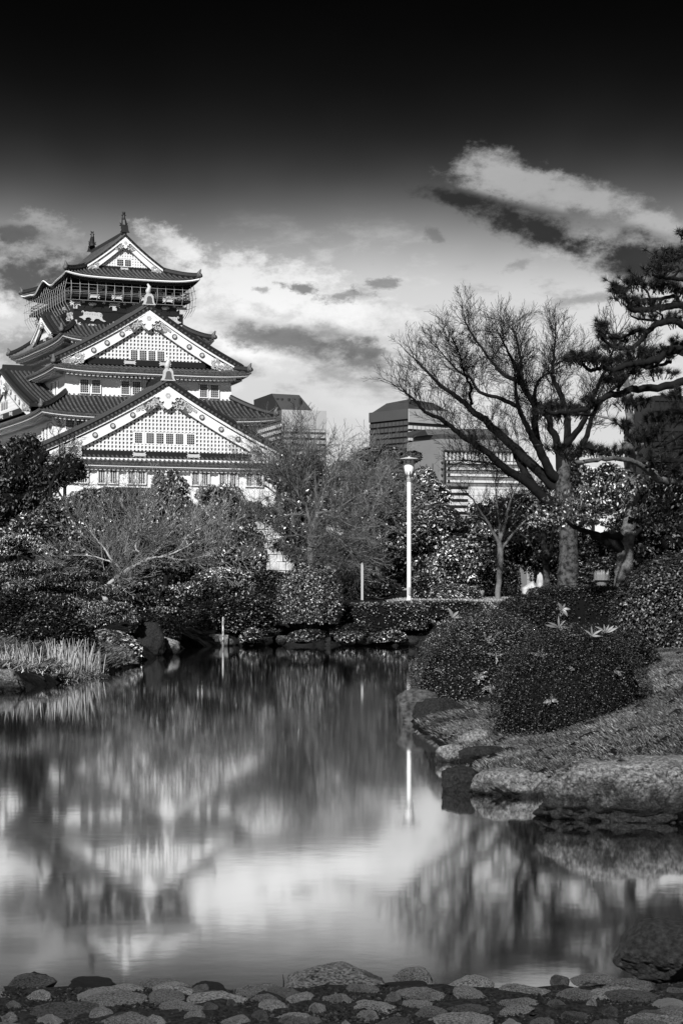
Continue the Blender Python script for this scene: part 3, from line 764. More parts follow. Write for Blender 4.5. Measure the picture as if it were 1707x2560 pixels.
for z, k in ((37.65, 0), (34.95, 1)):
    for i, u in enumerate((-7.0, -4.8, -1.9, 1.9, 4.8, 7.0)):
        fitting(fb, u, z, 'cartouche' if i in (1, 4) else 'bowtie', 1.0 if i in (1, 4) else 1.15)
for u in (-6.0, -3.3, -.6, .6, 3.3, 6.0): fitting(fb, u, 37.9, 'square', .8)
for u in (-7.0, -1.9, 1.9, 7.0): fitting(fb, u, 37.2, 'square', 1.2); fitting(fb, u, 35.35, 'square', 1.0)
for u in (-4.8, -1.9, 1.9, 4.8): fitting(front(-10.6), u, 38.5, 'bowtie', 1.1)
for u in (-9.3, -5.0, 0, 5.0, 9.3): fitting(fl, u, 37.6, 'bowtie', 1.1)
for u in (-7, -3, 3, 7): fitting(fl, u, 37.8, 'square', .9)
# windows
f3 = front(-18.45); f4 = front(-21.60); f1 = front(-26.42); l3 = leftf(-10.74); l4 = leftf(-13.10); l2 = leftf(-8.03)
for a, b in ((-8.77, -7.76), (-7.31, -6.3), (-3.62, -2.65), (-2.2, -1.22), (2.0, 2.95), (6.45, 7.39), (7.87, 8.87)): window(f3, a, b, 25.55, 27.12, castle)
for a, b in ((-11.38, -10.4), (-10.1, -9.12), (9.35, 10.35), (10.61, 11.61)): window(f4, a, b, 20.72, 22.02, castle)
for a, b in ((-12.25, -11.38), (-11.0, -10.08), (-8.81, -7.93), (-7.4, -6.46), (-5.19, -4.3), (-3.95, -3.01), (2.75, 3.66), (3.97, 4.88), (6.21, 7.08), (7.54, 8.47), (9.65, 10.53), (10.9, 11.78)):
    window(f1, a, b, 14.2, 15.82, castle, 'bars', 4)
for a, b in ((12.06, 13.5), (14.2, 15.3), (4.0, 5.2), (6.0, 7.2), (-5.2, -4.0)): window(l3, a, b, 25.3, 27.1, castle)
for a, b in ((17.5, 18.7), (19.2, 20.3), (8.0, 9.2), (10, 11.2)): window(l4, a, b, 19.5, 21.1, castle)
for a, b in ((8.6, 9.6), (7.0, 8.0), (3.6, 4.6), (2.1, 3.1), (-1.4, -.4), (-3.0, -2.0)): window(l2, a, b, 30.6, 32.2, castle)
window(front(-12.07), -6.6, -5.4, 31.2, 32.4, castle); window(front(-12.07), 5.6, 6.7, 31.2, 32.4, castle)
# porch roof low on the front wall and small loopholes
po = MB(); po.grid([[(x, -26.4 - d, z) for x in (-6.6, -5, -3, -1, 1)] for d, z in ((0, 13.75), (.7, 13.3), (1.5, 12.95))]); po.grid([[(x, -26.4 - d, z - .25) for x in (1, -1, -3, -5, -6.6)] for d, z in ((0, 13.75), (.7, 13.3), (1.5, 12.95))])
po.build('porch_roof', M_tile, castle)
for u in (12.2, 13.4): 
    q = MB(); q.prism([(u, 12.5), (u + .35, 12.5), (u + .35, 12.95), (u, 12.95)], f1, 0, .05); q.build('loophole', M_win, castle, fix=True)
# ------------------------------------------------------------------ office towers and the museum behind the trees
M_bgl = mat('tower_glass', .02, .25, .25, .08, spec=.3)
M_bpan = mat('tower_panel', .36, .5, .12, .2, spec=.4)
M_bpan2 = mat('tower_panel_dark', .07, .45, .15, .2, spec=.4)
M_broof = mat('tower_roof', .05, .5, .2, .3)
M_bwhite = mat('museum_band', .60, .6, .06, .4)
M_bgrey = mat('museum_panel', .20, .45, .15, .25, spec=.5)
M_bmid = mat('museum_glass', .15, .25, .2, .2, spec=.6)
def corner_block(root, c, right, left, ztop, name, mr, ml, zb=1.0):
    """solid block from the near corner c along two horizontal edge vectors"""
    c = Vector(c); r = Vector(right); l = Vector(left)
    b = MB(); q = [c, c + r, c + r + l, c + l]
    b.hexa([(p.x, p.y, zb) for p in q] + [(p.x, p.y, ztop) for p in q])
    return b.build(name, mr, root)
def face(c, e, out):
    c = Vector(c); e = Vector(e); L = e.length; d = e.normalized(); out = Vector(out).normalized()
    return (lambda u, n, z: (c.x + d.x * u + out.x * n, c.y + d.y * u + out.y * n, z)), L
def bands(root, fr, L, zt, zb, step, band_h, nm, m, mull=None, mm=None, d=.35):
    z = zt
    while z - band_h > max(zb, 22):
        b = MB(); b.prism([(0, z - band_h), (L, z - band_h), (L, z), (0, z)], fr, -.2, d); b.build(nm, m, root, fix=True)
        z -= step
    if mull:
        mb = MB(); u = mull
        while u < L - .1:
            mb.prism([(u - .08, zb), (u + .08, zb), (u + .08, zt), (u - .08, zt)], fr, -.1, d + .06); u += mull
        mb.build('mullions', mm, root, kind='stuff', fix=True)

# left tower
c1 = P(704, 1475, 600); c1 = (c1.x, c1.y); r1 = (13.3, 4.2); l1 = (-10.2, 32.5)
t1 = thing('office_tower', 'pale glass office tower with masts on its sloped dark roof, beside the castle eaves', 'building', (c1[0], c1[1], 1.2))
zt1 = EYE + (1475 - 1036) / F * 600
corner_block(t1, (0, 0), r1, l1, zt1 - 1, 'glass_body', M_bgl, M_bgl)
fr, L = face((0, 0), r1, (.3, -.95)); bands(t1, fr, L, zt1, 8, 1.75, 1.05, 'spandrel', M_bpan, 1.7, M_bpan2)
q = MB(); q.prism([(0, zt1 - 5.5), (L, zt1 - 5.5), (L, zt1 + .2), (0, zt1 + .2)], fr, -.2, .5); q.build('parapet', M_bpan, t1, fix=True)
fr, L = face((0, 0), l1, (-.95, -.3)); bands(t1, fr, L, zt1 - 4, 8, 1.75, .95, 'spandrel', M_bwhite, 2.2, M_bpan2)
q = MB(); q.prism([(0, zt1 - 3), (L, zt1 - 3), (L, zt1), (0, zt1)], fr, -.2, .5); q.build('parapet', M_bpan2, t1, fix=True)
rf = MB(); A_ = Vector((0, 0)); R_ = Vector(r1); L_ = Vector(l1)
def pp(a, b, z): v = R_ * a + L_ * b; return (v.x, v.y, z)
rf.hexa([pp(.02, .02, zt1), pp(.72, .02, zt1), pp(.72, .95, zt1), pp(.02, .95, zt1), pp(-.1, .18, zt1 + 5.6), pp(.48, .12, zt1 + 5.2), pp(.48, .8, zt1 + 5.2), pp(-.1, .8, zt1 + 5.6)]); rf.build('sloped_roof', M_broof, t1)
for px_, h in ((697, 1000), (736, 994), (705, 1018), (722, 1016), (750, 1020), (693, 1023)):
    p = P(px_, h, 604); m_ = MB(); m_.tube([(p.x - c1[0], p.y - c1[1], zt1 + 4), (p.x - c1[0], p.y - c1[1], p.z - 1.2)], .22 if h < 1005 else .45, 5); m_.build('mast', M_dkmet, t1)
# right tower
c2 = P(1020, 1475, 600); c2 = (c2.x, c2.y); r2 = (13.6, 10.6); l2_ = (-11.2, 14.0)
t2 = thing('office_tower', 'dark banded office tower with mansard roof, behind the bare branches', 'building', (c2[0], c2[1], 1.2))
zt2 = EYE + (1475 - 1022) / F * 600 - 1.2
corner_block(t2, (0, 0), r2, l2_, zt2 - 1, 'glass_body', M_bgl, M_bgl)
fr, L = face((0, 0), r2, (.6, -.8)); bands(t2, fr, L, zt2 - 5, 6, 1.75, 1.0, 'spandrel', M_bwhite, 1.6, M_bpan2)
q = MB(); q.prism([(0, zt2 - 4), (L, zt2 - 4), (L, zt2), (0, zt2)], fr, -.2, .5); q.build('parapet', M_bpan, t2, fix=True)
fr, L = face((0, 0), l2_, (-.8, -.6)); bands(t2, fr, L, zt2 - 3.6, 6, 1.75, 1.15, 'spandrel', M_bpan2, 1.8, M_bgl)  # shaded face: its shade is put into darker panels
q = MB(); q.prism([(0, zt2 - 3), (L, zt2 - 3), (L, zt2), (0, zt2)], fr, -.2, .5); q.build('parapet', M_bpan2, t2, fix=True)
R_ = Vector(r2); L_ = Vector(l2_)
rf = MB(); rf.hexa([pp(.02, .02, zt2), pp(.98, .02, zt2), pp(.98, .98, zt2), pp(.02, .98, zt2), pp(.05, .05, zt2 + 3), pp(.68, .12, zt2 + 2.6), pp(.68, .7, zt2 + 2.6), pp(.1, .68, zt2 + 2.6)]); rf.build('mansard_roof', M_broof, t2)
m_ = MB(); m_.tube([(.4, 1, zt2 + 2), (.4, 1, zt2 + 6)], .3, 5); m_.build('mast', M_dkmet, t2)
# museum block in front of it
c3 = P(1098, 1475, 350); c3 = (c3.x, c3.y); r3 = (14.2, 4.2); l3_ = (-5.4, 9.5)
t3 = thing('museum_block', 'pale panelled block with dark flat cap and striped front, behind the lamp', 'building', (c3[0], c3[1], 1.2))
zt3 = EYE + (1475 - 1097) / F * 350 - 1.2
corner_block(t3, (0, 0), r3, l3_, zt3, 'body', M_bgrey, M_bgrey, .2)
fr, L = face((0, 0), l3_, (-.87, -.49)); bands(t3, fr, L, zt3 - 4.2, .5, 2.7, .8, 'window_strip', M_bmid, 2.1, M_bpan2, .06)
frR, LR = face((0, 0), r3, (.28, -.96))
mb = MB()
for k in range(1, 8): u = LR * k / 8; mb.prism([(u - .07, zt3 - 6), (u + .07, zt3 - 6), (u + .07, zt3 - .1), (u - .07, zt3 - .1)], frR, -.1, .06)
mb.build('panel_joints', M_bpan2, t3, kind='stuff', fix=True)
R_ = Vector(r3); L_ = Vector(l3_)
cp = MB(); cp.hexa([pp(.04, .05, zt3), pp(.84, .04, zt3), pp(.84, .9, zt3), pp(.04, .9, zt3), pp(.04, .05, zt3 + .9), pp(.84, .04, zt3 + .9), pp(.84, .9, zt3 + .9), pp(.04, .9, zt3 + .9)]); cp.build('clerestory', M_broof, t3)
cp = MB(); cp.hexa([pp(-.02, .3, zt3 + .9), pp(.88, .0, zt3 + .9), pp(.9, .9, zt3 + .9), pp(.0, 1.0, zt3 + .9), pp(-.04, .34, zt3 + 1.9), pp(.86, .03, zt3 + 2.1), pp(.88, .9, zt3 + 2.1), pp(.0, 1.0, zt3 + 1.9)]); cp.build('cap_roof', M_broof, t3)
# striped projecting front: a row of fins, then white bands with dark strips between
u0 = .55; zf = EYE + (1475 - 1128) / F * 350 - 1.2
fb_ = MB(); fb_.prism([(u0, .3), (LR + 1.2, .3), (LR + 1.2, zf), (u0, zf)], frR, 0, 1.0); fb_.build('front_bay', M_bmid, t3, fix=True)
fn = MB()
for k in range(22):
    u = u0 + .25 + k * .72
    if u < LR + 1: fn.prism([(u - .17, zf - 1.6), (u + .17, zf - 1.6), (u + .17, zf - .15), (u - .17, zf - .15)], frR, .9, 1.35)
fn.build('fins', M_bwhite, t3, kind='stuff', fix=True)
q = MB(); q.prism([(u0, zf - .15), (LR + 1.2, zf - .15), (LR + 1.2, zf + .12), (u0, zf + .12)], frR, .9, 1.5); q.build('cornice', M_broof, t3, fix=True)
for k in range(9):
    z = zf - 1.75 - k * 1.105
    if z < .6: break
    b = MB(); b.prism([(u0 + .45, z - .40), (LR + 1.2, z - .40), (LR + 1.2, z), (u0 + .45, z)], frR, .8, 1.2); b.build('white_band', M_bwhite, t3, fix=True)
    b = MB(); b.prism([(u0 - .3, z - .3), (u0, z - .3), (u0, z - .05), (u0 - .3, z - .05)], frR, .0, .5); b.build('bracket', M_broof, t3, fix=True)
    if k >= 4:
        b = MB(); b.prism([(u0 + .2, z - .42), (u0 + 4.3, z - .42), (u0 + 4.3, z + .02), (u0 + .2, z + .02)], frR, 1.15, 1.28); b.build('dark_strip', M_black, t3, fix=True)
        b = MB(); b.prism([(u0 + .1, z - 1.08), (LR, z - 1.08), (LR, z - .44), (u0 + .1, z - .44)], frR, .8, 1.15); b.build('white_band', M_bwhite, t3, fix=True)
    else:
        b = MB(); b.prism([(u0 + .55, z - .40), (u0 + .95, z - .40), (u0 + .95, z), (u0 + .55, z)], frR, 1.15, 1.26); b.build('dark_slot', M_black, t3, fix=True)
pj = MB()
for k in range(1, 10): u = u0 + k * 1.5; pj.prism([(u - .04, 1), (u + .04, 1), (u + .04, zf - 1.7), (u - .04, zf - 1.7)], frR, .9, 1.06)
pj.build('panel_joints', M_bpan2, t3, kind='stuff', fix=True)
q = MB(); q.prism([(u0 - .02, .3), (u0 + .25, .3), (u0 + .25, zf), (u0 - .02, zf)], frR, .9, 1.14); q.build('dark_edge', M_black, t3, fix=True)
cu = bpy.data.curves.new('lettering', 'FONT'); cu.body = 'IC1U'; cu.size = .56; cu.extrude = .03; cu.materials.append(M_black)
tmp = bpy.data.objects.new('lettering', cu); COL.objects.link(tmp); bpy.context.view_layer.update()
lme = bpy.data.meshes.new_from_object(tmp.evaluated_get(bpy.context.evaluated_depsgraph_get())); bpy.data.objects.remove(tmp)
lo = obj('lettering', lme, M_black, t3)
z = zf - 1.75 - 3 * 1.105
lo.location = frR(u0 + 2.75, 1.26, z - .36); lo.rotation_euler = (math.pi / 2, 0, math.atan2(r3[1], r3[0]))
# dark tower at the far right and the low white building
p = P(1635, 1475, 520); t4 = thing('office_tower', 'dark tower block half hidden by pine branches at the picture edge', 'building', (p.x, p.y, 1.2))
z4 = (1475 - 985) / F * 520
corner_block(t4, (0, 0), (22, 5), (-3, 16), z4, 'glass_body', M_black, M_black)
fr, L = face((0, 0), (22, 5), (.2, -.98)); bands(t4, fr, L, z4, 23, 2.6, 1.4, 'spandrel', M_tile, 1.3, M_black)
p = P(1425, 1475, 300); t5 = thing('pavilion', 'low white building with thin flat roof seen between the trunks', 'building', (p.x, p.y, 1.2))
z5 = (1475 - 1163) / F * 300 - .3
corner_block(t5, (0, 0), (5.6, .5), (0, 5), z5, 'body', M_bwhite, M_bwhite)
b = MB(); b.box(-.4, 7.2, -.8, 6, z5, z5 + .35); b.build('flat_roof', M_bwhite, t5)
fr, L = face((0, 0), (5.6, .5), (.1, -1))
for k in range(6):
    b = MB(); b.prism([(1.6 + k * .62, z5 - 3.5), (1.95 + k * .62, z5 - 3.5), (1.95 + k * .62, z5 - .8), (1.6 + k * .62, z5 - .8)], fr, 0, .06); b.build('window', M_win, t5, fix=True)

# ------------------------------------------------------------------ park lamp
lp = P(1022, 1507, 62); lz = gz(lp.x, lp.y)
lamp = thing('park_lamp', 'tall white lamp post with tapering glass lantern under a flat disc', 'lamp post', (lp.x, lp.y, lz))
k_ = 62 / F; zt = P(0, 1143, 62).z - lz; zh = P(0, 1190, 62).z - lz; zc = P(0, 1204, 62).z - lz
m_ = MB(); m_.lathe([(.085, 0), (.08, .5), (.065, .55), (.062, zc)], n=14); m_.build('pole', M_white, lamp, smooth=True)
m_ = MB(); m_.lathe([(.17, 0), (.17, .03), (.10, .05), (.095, .09)], n=16); m_.build('base_plate', M_bpan, lamp)
m_ = MB(); m_.box(-.035, .035, -.092, -.07, .62, .86); m_.build('access_door', M_bpan, lamp)
m_ = MB(); m_.lathe([(.075, zc), (.082, zc + .03), (.075, zc + .06), (.085, zh - .02), (.09, zh)], n=14); m_.build('collar', M_bpan, lamp)
m_ = MB(); m_.lathe([(.088, zc + .045), (.090, zc + .055)], n=14); m_.build('collar_ring', M_dkmet, lamp)
m_ = MB(); m_.lathe([(.10, zh), (.125, zh + .1), (.19, zt - .1)], n=18); m_.build('glass', M_lampw, lamp, smooth=True)
for k in range(8):
    a = k * math.pi / 4 + .2
    m_ = MB(); m_.tube([(.118 * math.cos(a), .118 * math.sin(a), zh - .03), (.135 * math.cos(a), .135 * math.sin(a), zh + .14)], .012, 4); m_.build('prong', M_dkmet, lamp)
    m_ = MB(); m_.tube([(.183 * math.cos(a), .183 * math.sin(a), zt - .2), (.197 * math.cos(a), .197 * math.sin(a), zt - .09)], .010, 4); m_.build('prong', M_dkmet, lamp)
m_ = MB(); m_.lathe([(.20, zt - .10), (.39, zt - .085), (.40, zt - .075), (.22, zt - .03), (.05, zt), (.0, zt + .03)], n=24); m_.build('disc_hood', M_white, lamp)
m_ = MB(); m_.lathe([(.385, zt - .072), (.405, zt - .078), (.405, zt - .066), (.385, zt - .066)], n=24); m_.build('hood_rim', M_dkmet, lamp)

# white stake standing in the water near the far bank, white post by the far path
p = G0(558, 1616); s_ = thing('depth_stake', 'thin white stake standing in the pond near the far bank', 'stake', (p[0], p[1], 0))
m_ = MB(); m_.lathe([(.030, -.5), (.028, .70), (.022, .84)], n=8); m_.build('stake', M_white, s_)
m_ = MB(); m_.lathe([(.034, .60), (.034, .72)], n=8); m_.build('stake_cap', M_bpan, s_)
p = P(905, 1465, 78); s_ = thing('marker_post', 'short white square post among the shrubs left of the lamp', 'post', (p.x, p.y, 1.2))
h = P(0, 1412, 78).z - 1.2
m_ = MB(); m_.box(-.045, .045, -.045, .045, 0, h); m_.build('post', M_bpan, s_); m_ = MB(); m_.lathe([(.05, h), (.03, h + .06), (.0, h + .09)], n=4); m_.build('post_cap', M_bpan, s_)

# ------------------------------------------------------------------ rocks
def rock_mesh(name, rx, ry, rz, seed, sub=4, cuts=12, rough=.10, smooth=True, flat=None, boxy=1.0):
    bm = bmesh.new(); bmesh.ops.create_icosphere(bm, subdivisions=sub, radius=1)
    rg = random.Random(seed); V_ = np.array([v.co[:] for v in bm.verts])
    if boxy != 1.0:
        V_ = np.sign(V_) * np.abs(V_) ** boxy; V_ /= np.abs(V_).max()
    for _ in range(cuts):
        n = np.array([rg.gauss(0, 1), rg.gauss(0, 1), rg.gauss(0, .8)]); n /= np.linalg.norm(n); d = rg.uniform(.58, .92)
        e = V_ @ n - d; V_ -= np.maximum(e, 0)[:, None] * n[None, :] * .92
    if flat: e = V_[:, 2] - flat; V_[:, 2] -= np.maximum(e, 0) * .85
    off = Vector((seed * 3.1, seed * 1.7, 0))
    for v, q in zip(bm.verts, V_):
        q = Vector(q); k = mnoise.fractal(q * 2.2 + off, .8, 2.1, 5) * rough + (abs(mnoise.noise(q * 5 + off)) - .2) * rough * .8 + mnoise.noise(q * 11 + off) * rough * .3
        q = q * (1 + k); v.co = Vector((q.x * rx, q.y * ry, q.z * rz))
    me = bpy.data.meshes.new(name); bm.to_mesh(me); bm.free()
    if smooth: me.polygons.foreach_set('use_smooth', [True] * len(me.polygons))
    return me
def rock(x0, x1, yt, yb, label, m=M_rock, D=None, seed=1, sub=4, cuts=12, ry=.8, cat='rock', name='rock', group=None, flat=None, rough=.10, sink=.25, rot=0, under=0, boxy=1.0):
    """a rock whose outline in the photo spans x0..x1, yt..yb; its foot at depth D (water line by default)"""
    if D is None: D = EYE * F / (yb - HY)
    k = D / F; w_ = (x1 - x0) / 2 * k; top = EYE + (HY - yt) * k; bot = EYE + (HY - yb) * k
    hgt = top - bot; rz = hgt * (1 + sink) / 1.72
    me = rock_mesh(name, w_ * 1.12, w_ * 1.12 * ry, rz, seed, sub, cuts, rough, True, flat, boxy)
    if under:
        co = np.zeros(len(me.vertices) * 3); me.vertices.foreach_get('co', co); co = co.reshape(-1, 3); zt = co[:, 2].max()
        q = np.clip((zt * .45 - co[:, 2]) / zt, 0, 1.2); co[:, 1] = np.where(co[:, 1] < 0, co[:, 1] * (1 - under * q), co[:, 1]); me.vertices.foreach_set('co', co.ravel()); me.update()
    c = P((x0 + x1) / 2, 0, D); zs = max(v.co.z for v in me.vertices)
    o = obj(name, me, m, label=label, cat=cat, group=group)
    o.location = (c.x, D + w_ * ry * .5, top - zs); o.rotation_euler = (0, 0, rot)
    return o
# right bank
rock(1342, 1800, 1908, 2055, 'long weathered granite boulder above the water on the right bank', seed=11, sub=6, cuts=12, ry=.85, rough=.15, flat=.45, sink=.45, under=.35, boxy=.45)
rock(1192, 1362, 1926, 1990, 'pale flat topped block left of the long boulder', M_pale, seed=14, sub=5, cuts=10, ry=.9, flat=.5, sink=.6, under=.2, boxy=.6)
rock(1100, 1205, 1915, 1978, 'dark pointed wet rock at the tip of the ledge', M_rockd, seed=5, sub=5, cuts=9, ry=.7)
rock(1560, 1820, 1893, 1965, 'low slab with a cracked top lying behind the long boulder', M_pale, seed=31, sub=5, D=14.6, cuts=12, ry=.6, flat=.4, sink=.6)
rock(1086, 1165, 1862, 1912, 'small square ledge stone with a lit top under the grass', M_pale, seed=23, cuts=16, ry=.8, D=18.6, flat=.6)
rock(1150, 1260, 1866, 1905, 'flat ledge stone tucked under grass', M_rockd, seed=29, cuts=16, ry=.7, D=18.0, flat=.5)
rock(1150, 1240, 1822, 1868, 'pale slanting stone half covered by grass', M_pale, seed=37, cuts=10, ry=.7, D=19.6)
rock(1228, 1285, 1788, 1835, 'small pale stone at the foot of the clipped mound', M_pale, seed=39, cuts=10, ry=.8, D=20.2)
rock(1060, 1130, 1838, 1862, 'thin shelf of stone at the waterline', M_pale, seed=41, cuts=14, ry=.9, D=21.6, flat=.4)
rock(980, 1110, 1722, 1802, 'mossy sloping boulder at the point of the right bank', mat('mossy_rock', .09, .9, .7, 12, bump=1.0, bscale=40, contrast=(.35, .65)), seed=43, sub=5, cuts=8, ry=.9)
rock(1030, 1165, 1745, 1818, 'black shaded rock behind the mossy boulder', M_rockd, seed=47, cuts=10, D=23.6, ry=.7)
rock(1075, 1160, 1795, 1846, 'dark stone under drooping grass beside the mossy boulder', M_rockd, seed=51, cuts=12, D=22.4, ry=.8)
# left bank
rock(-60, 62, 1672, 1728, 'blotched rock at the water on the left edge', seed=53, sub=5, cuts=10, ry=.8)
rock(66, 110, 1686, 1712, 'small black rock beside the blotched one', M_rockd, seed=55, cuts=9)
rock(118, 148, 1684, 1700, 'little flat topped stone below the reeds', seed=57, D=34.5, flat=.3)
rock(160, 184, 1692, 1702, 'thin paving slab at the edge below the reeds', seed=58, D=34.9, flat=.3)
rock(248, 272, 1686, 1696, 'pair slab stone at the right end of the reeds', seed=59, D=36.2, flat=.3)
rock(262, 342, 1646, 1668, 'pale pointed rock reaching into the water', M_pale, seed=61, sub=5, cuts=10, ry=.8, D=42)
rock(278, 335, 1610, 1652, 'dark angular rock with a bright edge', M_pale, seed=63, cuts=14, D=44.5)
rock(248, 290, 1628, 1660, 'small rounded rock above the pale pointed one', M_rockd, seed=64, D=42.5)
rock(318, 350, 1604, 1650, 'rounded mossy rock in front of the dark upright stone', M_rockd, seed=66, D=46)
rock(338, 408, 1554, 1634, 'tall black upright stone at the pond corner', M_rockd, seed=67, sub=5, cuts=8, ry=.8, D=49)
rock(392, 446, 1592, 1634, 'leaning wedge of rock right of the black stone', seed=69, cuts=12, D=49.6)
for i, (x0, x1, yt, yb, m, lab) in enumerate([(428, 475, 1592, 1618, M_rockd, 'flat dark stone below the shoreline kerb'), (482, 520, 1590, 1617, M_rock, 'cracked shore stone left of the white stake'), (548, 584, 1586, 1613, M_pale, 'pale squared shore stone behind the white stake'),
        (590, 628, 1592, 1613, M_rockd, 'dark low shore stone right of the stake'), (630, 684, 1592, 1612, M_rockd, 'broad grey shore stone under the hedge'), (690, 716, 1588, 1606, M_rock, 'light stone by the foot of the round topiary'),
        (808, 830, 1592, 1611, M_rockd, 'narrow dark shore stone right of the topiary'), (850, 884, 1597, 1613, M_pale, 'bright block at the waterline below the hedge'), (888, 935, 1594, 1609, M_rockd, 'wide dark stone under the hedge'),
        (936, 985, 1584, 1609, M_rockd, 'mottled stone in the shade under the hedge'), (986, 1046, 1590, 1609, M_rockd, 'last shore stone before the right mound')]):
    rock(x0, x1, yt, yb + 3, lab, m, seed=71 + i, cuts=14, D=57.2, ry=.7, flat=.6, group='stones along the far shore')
# stone kerb along the far left shore
kb = thing('stone_kerb', 'low straight stone kerb along the far shore under the spreading tree', 'kerb', (0, 0, 0))
for i in range(5):
    a = P(420 + i * 27, 1588, 57); b_ = P(420 + i * 27 + 26, 1588, 57)
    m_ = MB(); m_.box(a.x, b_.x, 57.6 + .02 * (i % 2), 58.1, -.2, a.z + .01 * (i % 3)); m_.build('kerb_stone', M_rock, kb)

# near bank: big boulder and set cobbles
rock(1532, 1830, 2308, 2446, 'big dark square boulder standing on the near stone bank', mat('near_boulder', .032, .8, .6, 40, bump=1.0, bscale=70, contrast=(.36, .64), vor=.4, vscale=60), D=7.15, seed=83, sub=6, cuts=12, ry=.8, flat=.62, rough=.07, sink=.12)
CB = [(5, 133, 2440, 2470, 0), (22, 133, 2432, 2462, 1), (160, 280, 2445, 2472, 1), (326, 450, 2456, 2474, 0), (468, 577, 2459, 2480, 1), (193, 332, 2467, 2494, 0), (381, 484, 2466, 2488, 0), (478, 534, 2464, 2484, 0),
      (574, 713, 2470, 2488, 0), (63, 136, 2479, 2501, 2), (188, 286, 2484, 2502, 2), (335, 473, 2482, 2505, 0), (607, 688, 2488, 2505, 0), (702, 794, 2483, 2505, 0), (805, 890, 2488, 2505, 0), (207, 286, 2507, 2522, 0),
      (631, 730, 2505, 2527, 0), (270, 354, 2530, 2556, 2), (199, 290, 2526, 2545, 2), (90, 158, 2540, 2562, 2), (550, 625, 2540, 2562, 0), (618, 675, 2530, 2548, 0), (697, 760, 2541, 2562, 0), (755, 816, 2540, 2562, 0), (147, 192, 2507, 2520, 0),
      (764, 820, 2514, 2532, 0), (710, 985, 2414, 2476, 3), (981, 1092, 2418, 2456, 0), (853, 975, 2434, 2466, 0), (956, 1076, 2449, 2477, 1), (1092, 1247, 2437, 2478, 0), (1253, 1375, 2455, 2485, 0), (1372, 1432, 2441, 2456, 1), (1426, 1542, 2433, 2455, 1),
      (1386, 1495, 2469, 2500, 2), (1506, 1642, 2450, 2479, 2), (1511, 1661, 2479, 2506, 2), (1636, 1720, 2434, 2458, 0), (1668, 1720, 2462, 2486, 0), (1250, 1354, 2483, 2516, 0), (1114, 1228, 2464, 2494, 0), (875, 984, 2505, 2528, 0),
      (1114, 1228, 2513, 2533, 0), (1027, 1130, 2524, 2544, 0), (1245, 1345, 2516, 2537, 0), (1359, 1427, 2502, 2524, 2), (1636, 1720, 2502, 2522, 2), (1582, 1720, 2530, 2558, 2), (868, 958, 2467, 2482, 0), (935, 1040, 2549, 2572, 0), (845, 880, 2549, 2572, 2),
      (996, 1095, 2501, 2520, 0), (960, 1010, 2490, 2505, 0), (1040, 1100, 2488, 2504, 0), (1465, 1500, 2508, 2520, 0), (1245, 1310, 2549, 2572, 2), (490, 560, 2484, 2499, 0), (560, 604, 2502, 2517, 0), (400, 470, 2508, 2526, 0), (440, 520, 2530, 2550, 0), (10, 60, 2500, 2520, 0),
      (0, 48, 2530, 2556, 1), (350, 420, 2540, 2562, 0), (500, 545, 2516, 2530, 0), (1500, 1560, 2520, 2540, 0), (1400, 1470, 2530, 2552, 0), (1150, 1230, 2542, 2566, 0), (890, 950, 2532, 2548, 0), (1320, 1390, 2541, 2566, 0), (1480, 1560, 2548, 2572, 0)]
M_cb = {0: M_stone, 1: M_stoned, 2: mat('cobble_pale', .26, .85, .7, 40, bump=1.0, bscale=90, contrast=(.36, .64), vor=.4, vscale=80), 3: M_stoned}
protos = [rock_mesh('cobble_shape', 1, 1, 1, 200 + i, 4, 12, .11) for i in range(9)]
for i, (x0, x1, yt, yb, kind) in enumerate(CB):
    zb = .20 if yb > 2478 else .16
    D = (EYE - zb) * F / (yb - HY); k = D / F; w_ = (x1 - x0) / 2 * k
    me = protos[i % 9]
    if kind: 
        key = 'cobble_%d_%d' % (i % 9, kind)
        me = bpy.data.meshes.get(key) or protos[i % 9].copy(); me.name = key
    o = obj('stone', me, M_cb[kind], bank)
    rise = max(.03, (yb - yt) * k * (.80 if yb > 2478 else 1.0)); ry = w_ * random.Random(i).uniform(.75, 1.0)
    # part of the height seen is the stone's depth on the tilted bank
    o.scale = (w_ * 1.12, ry, max(.03, rise * (.52 if yb > 2478 else .9))); o.location = (P((x0 + x1) / 2, 0, D).x, D + ry * .8, zb - max(.0, rise * .12)); o.rotation_euler = (0, 0, (i * 1.3) % 6.28 if abs(ry - w_) < .03 else (i % 2) * math.pi)
rg = random.Random(4)
for i in range(120):          # more setts filling the bank between and beyond
    x = rg.uniform(-3.2, 3.2); y = rg.uniform(5.0, 7.12); 
    o = obj('stone', protos[i % 9], M_stone, bank); s_ = rg.uniform(.05, .11)
    o.scale = (s_ * 1.25, s_, s_ * .36); o.location = (x, y, gz(x, y) - .004); o.rotation_euler = (0, 0, rg.uniform(0, 6.28))
# loose gravel and grit in the joints
rng = np.random.default_rng(12)
n = 26000; x = rng.uniform(-1.7, 1.7, n); y = rng.uniform(6.15, 7.2, n); z = gh(x, y); r = rng.uniform(.003, .009, n)
octv = np.array([(1, 0, 0), (0, 1, 0), (-1, 0, 0), (0, -1, 0), (0, 0, .8)])
Vv = np.stack([x, y, z], -1)[:, None, :] + octv[None] * r[:, None, None] * rng.uniform(.7, 1.3, (n, 5, 1))
b0 = np.arange(n)[:, None] * 5
tr = np.concatenate([b0 + np.array([[0, 1, 4]]), b0 + np.array([[1, 2, 4]]), b0 + np.array([[2, 3, 4]]), b0 + np.array([[3, 0, 4]])])
obj('gravel', mesh_np('gravel', Vv, tris=tr), M_grav, kind='stuff')
